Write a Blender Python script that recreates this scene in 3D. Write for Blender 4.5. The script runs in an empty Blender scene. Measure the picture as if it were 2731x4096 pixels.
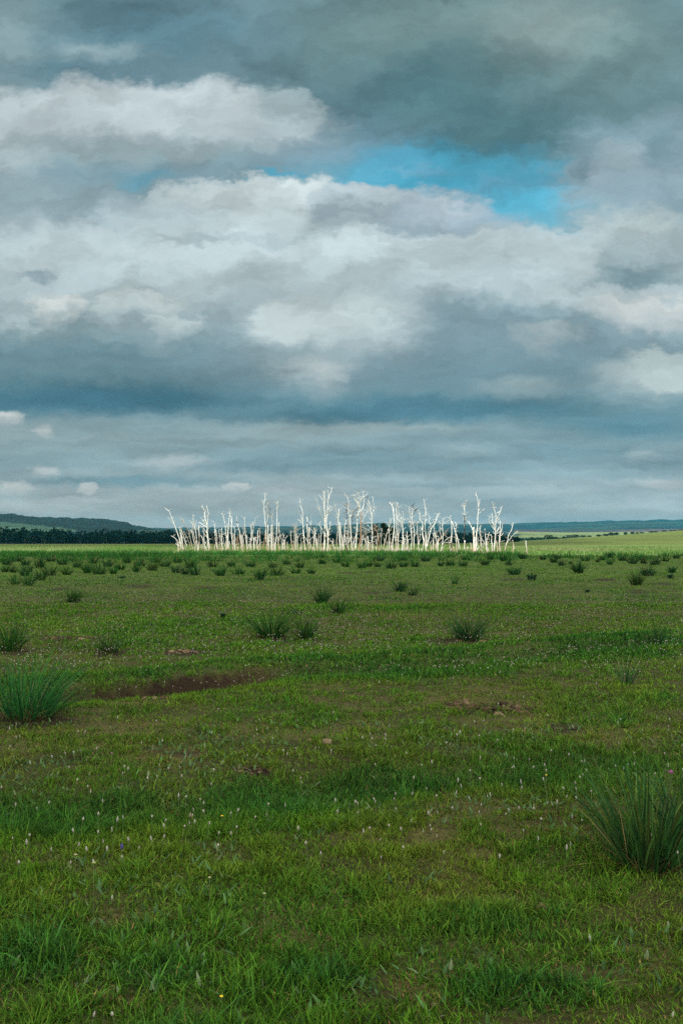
import bpy, math, random
import numpy as np
from mathutils import Vector, noise as mnoise

random.seed(7)
rng = np.random.default_rng(11)
scene = bpy.context.scene
COL = scene.collection

# ------------------------------------------------------------------ camera
FPX, CX, CY = 3983.0, 1365.5, 2048.0      # focal length and centre of the 2731x4096 photo
CAM_Z = 1.65
PITCH = math.atan(112.0 / FPX)            # horizon lies a little below the middle
cam_data = bpy.data.cameras.new('camera')
cam_data.sensor_fit = 'HORIZONTAL'
cam_data.sensor_width = 24.0
cam_data.lens = 24.0 * FPX / 2731.0
cam_data.clip_start = 0.1
cam_data.clip_end = 30000.0
cam = bpy.data.objects.new('camera', cam_data)
cam.location = (0, 0, CAM_Z)
cam.rotation_euler = (math.radians(90) + PITCH, 0, 0)
COL.objects.link(cam)
scene.camera = cam

def ray(px, py):
    """World direction through a photo point, scaled so that y = 1."""
    a, b = (px - CX) / FPX, (CY - py) / FPX
    dy = math.cos(PITCH) - b * math.sin(PITCH)
    dz = math.sin(PITCH) + b * math.cos(PITCH)
    return a / dy, dz / dy
def ground_at(px, py):
    u, v = ray(px, py)
    d = CAM_Z / max(-v, 1e-4)
    return u * d, d

def lin(r, g, b):
    f = lambda c: (c / 255 / 12.92) if c / 255 <= 0.04045 else ((c / 255 + 0.055) / 1.055) ** 2.4
    return (f(r), f(g), f(b))

# ------------------------------------------------------------------ numpy noise
_T = np.random.default_rng(5).random((256, 256))
def vnoise(x, y):
    xi, yi = np.floor(x).astype(np.int64), np.floor(y).astype(np.int64)
    fx, fy = x - xi, y - yi
    fx = fx * fx * (3 - 2 * fx); fy = fy * fy * (3 - 2 * fy)
    a = _T[xi & 255, yi & 255]; b = _T[(xi + 1) & 255, yi & 255]
    c = _T[xi & 255, (yi + 1) & 255]; d = _T[(xi + 1) & 255, (yi + 1) & 255]
    return (a * (1 - fx) + b * fx) * (1 - fy) + (c * (1 - fx) + d * fx) * fy
def fbm(x, y, s=1.0, o=4):
    x = np.asarray(x, float) / s + 17.3; y = np.asarray(y, float) / s + 5.1
    r, a, t = 0, 1.0, 0
    for k in range(o):
        r = r + a * vnoise(x, y); t += a; a *= 0.5
        x = x * 2.03 + 9.7; y = y * 2.03 + 3.3
    return r / t
def sstep(a, b, x):
    t = np.clip((x - a) / (b - a), 0, 1)
    return t * t * (3 - 2 * t)

# ------------------------------------------------------------------ ground shape
def poly_world(pts):
    return np.array([ground_at(*p) for p in pts])
NEAR_DITCH = poly_world([(-500, 3300), (0, 3280), (350, 3262), (700, 3238), (1000, 3195), (1250, 3150), (1500, 3110), (1750, 3100), (2000, 3105), (2250, 3070), (2500, 3040), (2900, 3000)])
FAR_DITCH = poly_world([(100, 2800), (330, 2772), (600, 2748), (850, 2722), (1050, 2698), (1250, 2688), (1500, 2690), (1900, 2652), (2300, 2606), (2731, 2575), (3200, 2540)])
def poly_dist(x, y, P):
    """Signed distance to a path (positive on the far side) and how far along it, 0..1."""
    best = np.full(x.shape, 1e9); side = np.zeros(x.shape); along = np.zeros(x.shape)
    n = len(P) - 1
    for i in range(n):
        a, b = P[i], P[i + 1]
        e = b - a; L2 = e @ e
        t = np.clip(((x - a[0]) * e[0] + (y - a[1]) * e[1]) / L2, 0, 1)
        dx, dy = x - a[0] - t * e[0], y - a[1] - t * e[1]
        d = np.hypot(dx, dy)
        m = d < best
        best = np.where(m, d, best)
        side = np.where(m, np.sign(e[0] * dy - e[1] * dx), side)
        along = np.where(m, (i + t) / n, along)
    return best * side, along
def ditch_fields(x, y):
    s1, a1 = poly_dist(x, y, NEAR_DITCH)
    s2, a2 = poly_dist(x, y, FAR_DITCH)
    return s1, a1, s2, a2
CREST_X = [-3000, 1500, 1900, 2050, 2200, 2400, 2731, 3400]
CREST_Z = [-1.2, -1.2, -0.8, 0.3, 2.2, 4.6, 9.6, 15.0]
def height(x, y):
    x = np.asarray(x, float); y = np.asarray(y, float)
    d = np.hypot(x, y)
    z = (fbm(x, y, 3.0, 3) - 0.5) * 0.09 * sstep(2.0, 6.0, d) + (fbm(x + 40, y, 14.0, 2) - 0.5) * 0.12 * sstep(5, 20, d) * (1 - sstep(80, 160, d))
    near = (d < 60)
    if np.any(near):
        xn, yn = np.where(near, x, 0.0), np.where(near, y, 5.0)
        s1, a1, s2, a2 = ditch_fields(xn, yn)
        w1 = 0.42 + 0.2 * fbm(xn, yn, 1.3, 2)
        deep = 0.07 + 0.09 * np.exp(-((a1 - 0.52) / 0.10) ** 2)
        z = z - np.where(near, deep * np.exp(-(s1 / w1) ** 2), 0)
        cut = 0.08 + 0.11 * np.exp(-((a2 - 0.29) / 0.16) ** 2)
        prof = np.where(s2 > 0, 1 - sstep(0.12, 0.36, s2), np.exp(-(s2 / 0.5) ** 2))
        z = z - np.where(near, cut * prof, 0)
        # low bank on the far side
        z = z + np.where(near, 0.05 * np.exp(-((s2 - 0.9) / 0.45) ** 2), 0)
    u = np.where(y > 1, x / np.maximum(y, 1), np.sign(x) * 2)
    zc = np.interp(CX + u * FPX, CREST_X, CREST_Z)
    up = sstep(170, 900, d)
    z = z + np.where(y > 0, zc * up, -1.2 * up)
    z = z - 7.0 * sstep(930, 1500, d)
    return z
def hz(x, y):
    return float(height(np.array([x]), np.array([y]))[0])

# ------------------------------------------------------------------ mesh helpers
def mesh_from(name, verts, quads=None, tris=None, col=None, smooth=False):
    me = bpy.data.meshes.new(name)
    verts = np.asarray(verts, np.float32).reshape(-1, 3)
    nq = 0 if quads is None else len(quads)
    nt = 0 if tris is None else len(tris)
    me.vertices.add(len(verts)); me.vertices.foreach_set('co', verts.ravel())
    loops, starts, totals = [], [], []
    if nq:
        loops.append(np.asarray(quads, np.int32).ravel()); starts.append(np.arange(nq) * 4); totals.append(np.full(nq, 4))
    if nt:
        loops.append(np.asarray(tris, np.int32).ravel()); starts.append(nq * 4 + np.arange(nt) * 3); totals.append(np.full(nt, 3))
    lp = np.concatenate(loops).astype(np.int32)
    me.loops.add(len(lp)); me.loops.foreach_set('vertex_index', lp)
    me.polygons.add(nq + nt)
    me.polygons.foreach_set('loop_start', np.concatenate(starts).astype(np.int32))
    me.polygons.foreach_set('loop_total', np.concatenate(totals).astype(np.int32))
    if smooth:
        me.polygons.foreach_set('use_smooth', np.ones(nq + nt, bool))
    me.update(calc_edges=True)
    if col is not None:
        c = np.ones((len(verts), 4), np.float32); c[:, :3] = np.asarray(col).reshape(-1, 3)
        at = me.color_attributes.new('Col', 'FLOAT_COLOR', 'POINT')
        at.data.foreach_set('color', c.ravel())
    return me
def link(name, me, mat, parent=None, loc=None):
    o = bpy.data.objects.new(name, me); COL.objects.link(o)
    if mat is not None and (len(me.materials) == 0): me.materials.append(mat)
    if parent is not None: o.parent = parent
    if loc is not None: o.location = loc
    return o
def tag(o, label=None, cat=None, group=None, kind=None):
    if label: o['label'] = label
    if cat: o['category'] = cat
    if group: o['group'] = group
    if kind: o['kind'] = kind
    return o

class Geo:
    """Collects quads and triangles with vertex colours into ONE mesh."""
    def __init__(s): s.v, s.q, s.t, s.c, s.n = [], [], [], [], 0
    def add(s, v, q=None, t=None, c=(1, 1, 1)):
        v = np.asarray(v, float).reshape(-1, 3); m = len(v)
        s.v.append(v)
        s.c.append(np.broadcast_to(np.asarray(c, float), (m, 3)))
        if q is not None and len(q): s.q.append(np.asarray(q) + s.n)
        if t is not None and len(t): s.t.append(np.asarray(t) + s.n)
        s.n += m
    def mesh(s, name, smooth=False):
        return mesh_from(name, np.concatenate(s.v), np.concatenate(s.q) if s.q else None, np.concatenate(s.t) if s.t else None, np.concatenate(s.c), smooth)

def blade_arrays(P, L, W, az, bend, tilt, face, cbase, ctip, K=3):
    """n curved tapering blades: vertices, quads, tris and colours."""
    n = len(P)
    t = np.linspace(0, 1, K + 1)
    wp = {1: [1, 0], 2: [0.9, 0.8, 0], 3: [0.8, 1.0, 0.65, 0], 4: [0.75, 1, 0.85, 0.5, 0], 5: [0.7, 1, 0.95, 0.75, 0.45, 0], 6: [0.7, 1, 1, 0.88, 0.68, 0.38, 0]}[K]
    hx, hy = np.cos(az), np.sin(az)
    sx, sy = np.cos(face), np.sin(face)
    V = np.zeros((n, 2 * K + 1, 3)); C = np.zeros((n, 2 * K + 1, 3))
    for k in range(K + 1):
        tk = t[k]
        hor = L * (tilt * tk + bend * tk * tk)
        ver = L * (tk * np.sqrt(np.maximum(1 - tilt * tilt * 0.8, 0.1)) - 0.55 * bend * tk ** 2.2)
        cx, cy, cz = P[:, 0] + hx * hor, P[:, 1] + hy * hor, P[:, 2] + ver
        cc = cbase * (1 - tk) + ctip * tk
        if k < K:
            for j, sg in ((0, -0.5), (1, 0.5)):
                V[:, 2 * k + j, 0] = cx + sg * sx * W * wp[k]
                V[:, 2 * k + j, 1] = cy + sg * sy * W * wp[k]
                V[:, 2 * k + j, 2] = cz
                C[:, 2 * k + j] = cc
        else:
            V[:, 2 * K] = np.stack([cx, cy, cz], 1); C[:, 2 * K] = cc
    base = (np.arange(n) * (2 * K + 1))[:, None]
    q = [base + np.array([[2 * k, 2 * k + 1, 2 * k + 3, 2 * k + 2]]) for k in range(K - 1)]
    quads = np.concatenate(q) if q else np.zeros((0, 4), int)
    tris = base + np.array([[2 * K - 2, 2 * K - 1, 2 * K]])
    return V.reshape(-1, 3), quads, tris, C.reshape(-1, 3)

def tube(geo, pts, radii, cols, sides=6):
    """A tube with a closed tip along pts."""
    pts = np.asarray(pts, float); n = len(pts)
    tang = np.gradient(pts, axis=0)
    tang /= np.linalg.norm(tang, axis=1)[:, None] + 1e-9
    ref = np.array([0.3, 0.9, 0.1])
    a = np.cross(tang, ref); a /= np.linalg.norm(a, axis=1)[:, None] + 1e-9
    b = np.cross(tang, a)
    ang = np.linspace(0, 2 * math.pi, sides, endpoint=False)
    ring = a[:, None, :] * np.cos(ang)[None, :, None] + b[:, None, :] * np.sin(ang)[None, :, None]
    V = pts[:, None, :] + ring * np.asarray(radii)[:, None, None]
    V = np.concatenate([V.reshape(-1, 3), pts[-1:] + tang[-1:] * radii[-1]])
    C = np.repeat(np.asarray(cols), sides, axis=0); C = np.concatenate([C, np.asarray(cols)[-1:]])
    q = []
    for i in range(n - 1):
        for j in range(sides):
            k = (j + 1) % sides
            q.append((i * sides + j, i * sides + k, (i + 1) * sides + k, (i + 1) * sides + j))
    top = n * sides
    t = [((n - 1) * sides + j, (n - 1) * sides + (j + 1) % sides, top) for j in range(sides)]
    geo.add(V, q, t, C)
def smooth_path(pts, per=4):
    P = np.asarray(pts, float)
    if len(P) == 2: return np.array([P[0] + (P[1] - P[0]) * i / 6 for i in range(7)])
    ext = np.vstack([2 * P[0] - P[1], P, 2 * P[-1] - P[-2]])
    out = []
    for i in range(1, len(ext) - 2):
        p0, p1, p2, p3 = ext[i - 1], ext[i], ext[i + 1], ext[i + 2]
        for k in range(per):
            t = k / per
            out.append(0.5 * (2 * p1 + (p2 - p0) * t + (2 * p0 - 5 * p1 + 4 * p2 - p3) * t * t + (3 * p1 - p0 - 3 * p2 + p3) * t ** 3))
    out.append(P[-1])
    return np.array(out)

# ------------------------------------------------------------------ materials
def new_mat(name):
    m = bpy.data.materials.new(name); m.use_nodes = True
    m.node_tree.nodes.clear()
    return m, m.node_tree
def nd(nt, kind, **kw):
    n = nt.nodes.new(kind)
    for k, v in kw.items(): setattr(n, k, v)
    return n
def leaf_material(name, trans=0.3, gloss=0.06, vary=0.5):
    m, nt = new_mat(name)
    out = nd(nt, 'ShaderNodeOutputMaterial')
    at = nd(nt, 'ShaderNodeVertexColor', layer_name='Col')
    tc = nd(nt, 'ShaderNodeTexCoord')
    nz = nd(nt, 'ShaderNodeTexNoise'); nz.inputs['Scale'].default_value = 9.0; nz.inputs['Detail'].default_value = 2
    nt.links.new(tc.outputs['Object'], nz.inputs['Vector'])
    mr = nd(nt, 'ShaderNodeMapRange'); mr.inputs['From Min'].default_value = 0.3; mr.inputs['From Max'].default_value = 0.7
    mr.inputs['To Min'].default_value = 1 - vary * 0.5; mr.inputs['To Max'].default_value = 1 + vary * 0.5
    nt.links.new(nz.outputs['Fac'], mr.inputs['Value'])
    mx = nd(nt, 'ShaderNodeVectorMath', operation='SCALE')
    nt.links.new(at.outputs['Color'], mx.inputs[0]); nt.links.new(mr.outputs[0], mx.inputs['Scale'])
    df = nd(nt, 'ShaderNodeBsdfDiffuse'); tr = nd(nt, 'ShaderNodeBsdfTranslucent'); gl = nd(nt, 'ShaderNodeBsdfGlossy')
    gl.inputs['Roughness'].default_value = 0.55
    nt.links.new(mx.outputs[0], df.inputs['Color']); nt.links.new(mx.outputs[0], tr.inputs['Color'])
    m1 = nd(nt, 'ShaderNodeMixShader'); m1.inputs[0].default_value = trans
    nt.links.new(df.outputs[0], m1.inputs[1]); nt.links.new(tr.outputs[0], m1.inputs[2])
    m2 = nd(nt, 'ShaderNodeMixShader'); m2.inputs[0].default_value = gloss
    nt.links.new(m1.outputs[0], m2.inputs[1]); nt.links.new(gl.outputs[0], m2.inputs[2])
    gl.inputs['Color'].default_value = (0.5, 0.55, 0.5, 1)
    nt.links.new(m2.outputs[0], out.inputs['Surface'])
    return m
def rough_material(name, scale=8.0, lo=0.6, hi=1.35, bump=0.4, rough=0.95, scale2=None):
    m, nt = new_mat(name)
    out = nd(nt, 'ShaderNodeOutputMaterial')
    at = nd(nt, 'ShaderNodeVertexColor', layer_name='Col')
    tc = nd(nt, 'ShaderNodeTexCoord')
    nz = nd(nt, 'ShaderNodeTexNoise'); nz.inputs['Scale'].default_value = scale; nz.inputs['Detail'].default_value = 7; nz.inputs['Roughness'].default_value = 0.68
    nt.links.new(tc.outputs['Object'], nz.inputs['Vector'])
    mr = nd(nt, 'ShaderNodeMapRange'); mr.inputs['From Min'].default_value = 0.3; mr.inputs['From Max'].default_value = 0.7
    mr.inputs['To Min'].default_value = lo; mr.inputs['To Max'].default_value = hi
    nt.links.new(nz.outputs['Fac'], mr.inputs['Value'])
    fac = mr.outputs[0]
    if scale2:
        n2 = nd(nt, 'ShaderNodeTexNoise'); n2.inputs['Scale'].default_value = scale2; n2.inputs['Detail'].default_value = 4
        nt.links.new(tc.outputs['Object'], n2.inputs['Vector'])
        m2 = nd(nt, 'ShaderNodeMapRange'); m2.inputs['From Min'].default_value = 0.35; m2.inputs['From Max'].default_value = 0.65
        m2.inputs['To Min'].default_value = 0.75; m2.inputs['To Max'].default_value = 1.25
        nt.links.new(n2.outputs['Fac'], m2.inputs['Value'])
        mm = nd(nt, 'ShaderNodeMath', operation='MULTIPLY')
        nt.links.new(fac, mm.inputs[0]); nt.links.new(m2.outputs[0], mm.inputs[1]); fac = mm.outputs[0]
    sc = nd(nt, 'ShaderNodeVectorMath', operation='SCALE')
    nt.links.new(at.outputs['Color'], sc.inputs[0]); nt.links.new(fac, sc.inputs['Scale'])
    bs = nd(nt, 'ShaderNodeBsdfPrincipled'); bs.inputs['Roughness'].default_value = rough
    bs.inputs['Specular IOR Level'].default_value = 0.15
    nt.links.new(sc.outputs[0], bs.inputs['Base Color'])
    if bump:
        bp = nd(nt, 'ShaderNodeBump'); bp.inputs['Strength'].default_value = bump; bp.inputs['Distance'].default_value = 0.02
        nt.links.new(nz.outputs['Fac'], bp.inputs['Height']); nt.links.new(bp.outputs[0], bs.inputs['Normal'])
    nt.links.new(bs.outputs[0], out.inputs['Surface'])
    return m
M_LEAF = leaf_material('grass_leaf', 0.25, 0.008, 0.4)
M_SEDGE = leaf_material('sedge_leaf', 0.22, 0.018, 0.35)
M_CROWN = leaf_material('tree_foliage', 0.15, 0.0, 0.6)
M_BARK = rough_material('weathered_birch_bark', 5.0, 0.72, 1.12, 0.5, 0.85)
M_SOIL = rough_material('crumbly_soil', 30.0, 0.5, 1.4, 0.9, 0.97)
M_GROUND = rough_material('turf_ground', 26.0, 0.45, 1.5, 0.6, 0.97, 1.1)
M_HILL = rough_material('wooded_hill', 0.02, 0.6, 1.4, 0.0, 1.0, 0.004)
M_PETAL = leaf_material('flower_petals', 0.25, 0.02, 0.25)
# ------------------------------------------------------------------ sky
SUN_EL, SUN_AZ = math.radians(42), math.radians(44)     # sun behind the camera, over its left shoulder
SUN_DIR = Vector((-math.sin(SUN_AZ) * math.cos(SUN_EL), -math.cos(SUN_AZ) * math.cos(SUN_EL), math.sin(SUN_EL)))
world = bpy.data.worlds.new('World'); scene.world = world
world.use_nodes = True
world.cycles.sampling_method = 'MANUAL'
world.cycles.sample_map_resolution = 512
nt = world.node_tree; nt.nodes.clear()
SKY_STRENGTH = 0.1
out = nd(nt, 'ShaderNodeOutputWorld'); bg = nd(nt, 'ShaderNodeBackground')
bg.inputs['Strength'].default_value = SKY_STRENGTH
nt.links.new(bg.outputs[0], out.inputs['Surface'])
tc = nd(nt, 'ShaderNodeTexCoord')
sky = nd(nt, 'ShaderNodeTexSky', sky_type='NISHITA')
sky.sun_disc = False
nt.links.new(tc.outputs['Generated'], sky.inputs[0])
sky.sun_elevation = SUN_EL
sky.sun_rotation = math.atan2(SUN_DIR.x, SUN_DIR.y)
sky.air_density = 1.0; sky.dust_density = 0.4; sky.ozone_density = 2.0
def math_node(op, a, b=None, c=None):
    n = nd(nt, 'ShaderNodeMath', operation=op)
    for i, v in enumerate((a, b, c)):
        if v is None: continue
        if isinstance(v, (int, float)): n.inputs[i].default_value = v
        else: nt.links.new(v, n.inputs[i])
    return n.outputs[0]
def vmath(op, a, b=None, c=None):
    n = nd(nt, 'ShaderNodeVectorMath', operation=op)
    for i, v in enumerate((a, b, c)):
        if v is None: continue
        if isinstance(v, tuple): n.inputs[i].default_value = v
        else: nt.links.new(v, n.inputs[i])
    return n.outputs['Value'] if op in ('LENGTH', 'DOT_PRODUCT') else n.outputs[0]
def combine(x, y, z=0.0):
    n = nd(nt, 'ShaderNodeCombineXYZ')
    for i, v in enumerate((x, y, z)):
        if isinstance(v, (int, float)): n.inputs[i].default_value = v
        else: nt.links.new(v, n.inputs[i])
    return n.outputs[0]
def noise_node(vec, scale, detail, rough=0.5, dist=0.0):
    n = nd(nt, 'ShaderNodeTexNoise')
    n.inputs['Scale'].default_value = scale; n.inputs['Detail'].default_value = detail
    n.inputs['Roughness'].default_value = rough; n.inputs['Distortion'].default_value = dist
    nt.links.new(vec, n.inputs['Vector'])
    return n
def map_range(v, a, b, c, d, smooth=True):
    n = nd(nt, 'ShaderNodeMapRange', interpolation_type='SMOOTHSTEP' if smooth else 'LINEAR')
    nt.links.new(v, n.inputs['Value'])
    for k, x in zip(('From Min', 'From Max', 'To Min', 'To Max'), (a, b, c, d)): n.inputs[k].default_value = x
    return n.outputs[0]
def mix_col(f, a, b):
    n = nd(nt, 'ShaderNodeMix', data_type='RGBA')
    for s, v in ((n.inputs[0], f), (n.inputs[6], a), (n.inputs[7], b)):
        if isinstance(v, (int, float)): s.default_value = v
        elif isinstance(v, tuple): s.default_value = (*v, 1)
        else: nt.links.new(v, s)
    return n.outputs[2]
sep = nd(nt, 'ShaderNodeSeparateXYZ'); nt.links.new(tc.outputs['Generated'], sep.inputs[0])
sx_, sy_, sz_ = sep.outputs
yy = math_node('MAXIMUM', sy_, 0.12)
U = math_node('DIVIDE', sx_, yy)
V = math_node('DIVIDE', sz_, yy)
# cloud detail is finer towards the horizon, where the clouds are farther away
UV = combine(U, V, 0.0)
near_w = map_range(V, 0.07, 0.24, 0.0, 1.0)
far_w = math_node('SUBTRACT', 1.0, near_w)
def warp(node, ax, ay, w=None):
    v = vmath('MULTIPLY', vmath('SUBTRACT', node.outputs['Color'], (0.5, 0.5, 0.5)), (ax, ay, 0))
    if w is None: return v
    n = nd(nt, 'ShaderNodeVectorMath', operation='SCALE'); nt.links.new(v, n.inputs[0]); nt.links.new(w, n.inputs['Scale'])
    return n.outputs[0]
UVn = combine(U, math_node('MULTIPLY', V, 1.35), 0.7)
UVf = combine(U, math_node('MULTIPLY', V, 2.1), 3.9)
w1 = noise_node(UVn, 7.0, 2, 0.5)
w2 = noise_node(UVn, 20.0, 6, 0.62)
w3 = noise_node(UVf, 44.0, 5, 0.62)
PW = vmath('ADD', UV, vmath('ADD', vmath('ADD', warp(w1, 0.05, 0.02, near_w), warp(w2, 0.075, 0.058, near_w)), warp(w3, 0.040, 0.016)))
GAIN = 1.0 / SKY_STRENGTH
def sc(c): return tuple(x * GAIN * k for x, k in zip(lin(*c), (1.03, 1.03, 0.965)))
# vertical run of tones of the cloud cover
ramp = nd(nt, 'ShaderNodeValToRGB'); cr = ramp.color_ramp; cr.interpolation = 'EASE'
TONES = [(1215, (186, 191, 193)), (1180, (177, 186, 190)), (1120, (166, 180, 187)), (1060, (140, 163, 174)), (985, (154, 174, 182)), (930, (114, 147, 162)), (850, (118, 145, 160)), (750, (148, 169, 181)),
         (650, (176, 193, 202)), (560, (170, 187, 198)), (470, (150, 172, 186)), (390, (128, 157, 172)), (300, (140, 162, 175)), (200, (112, 142, 156)), (100, (104, 134, 148)), (0, (108, 137, 148))]
def f2v(x, y):
    return ray(x * 1.7417, y * 1.7417)
VMAX = 0.7
els = cr.elements
pos = [(f2v(784, y)[1] / VMAX, c) for y, c in TONES]
els[0].position = max(pos[0][0], 0.0); els[0].color = (*sc(pos[0][1]), 1)
els[1].position = pos[-1][0]; els[1].color = (*sc(pos[-1][1]), 1)
for p, c in pos[1:-1]:
    e = els.new(p); e.color = (*sc(c), 1)
vw = nd(nt, 'ShaderNodeSeparateXYZ'); nt.links.new(PW, vw.inputs[0])
nt.links.new(math_node('DIVIDE', vw.outputs[1], VMAX), ramp.inputs[0])
cur = ramp.outputs[0]
def blob(x, y, rx, ry, soft, alpha, top, bottom=None, crisp=False):
    """One bank of cloud: centre and half-size in tan(azimuth), tan(elevation); top and base tone."""
    global cur
    if top != 'blue' and sum(top) > 560 and y < 945: soft *= 0.6
    elif y > 945 and rx > 60: soft = min(soft * 1.5 + 0.15, 1.1); alpha *= 0.9
    elif y > 945: soft *= 1.15
    if top != 'blue' and sum(top) > 545 and y < 800: top = tuple(min(c * 1.035, 235) for c in top)
    u, v = f2v(x, y); ru, rv = rx * 1.7417 / FPX, ry * 1.7417 / FPX
    q = vmath('MULTIPLY_ADD', PW, (1 / ru, 1 / rv, 0), (-u / ru, -v / rv, 0))
    l = vmath('LENGTH', q)
    m = map_range(l, 1 + soft * 0.5, max(1 - soft, 0.0), 0.0, alpha)
    if bottom is None:
        cur = mix_col(m, cur, sc(top) if top != 'blue' else BLUE)
    else:
        s = nd(nt, 'ShaderNodeSeparateXYZ'); nt.links.new(q, s.inputs[0])
        g = map_range(s.outputs[1], -0.8, 0.7, 0.0, 1.0)
        cur = mix_col(math_node('MULTIPLY', m, g), mix_col(m, cur, sc(bottom)), sc(top))
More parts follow.
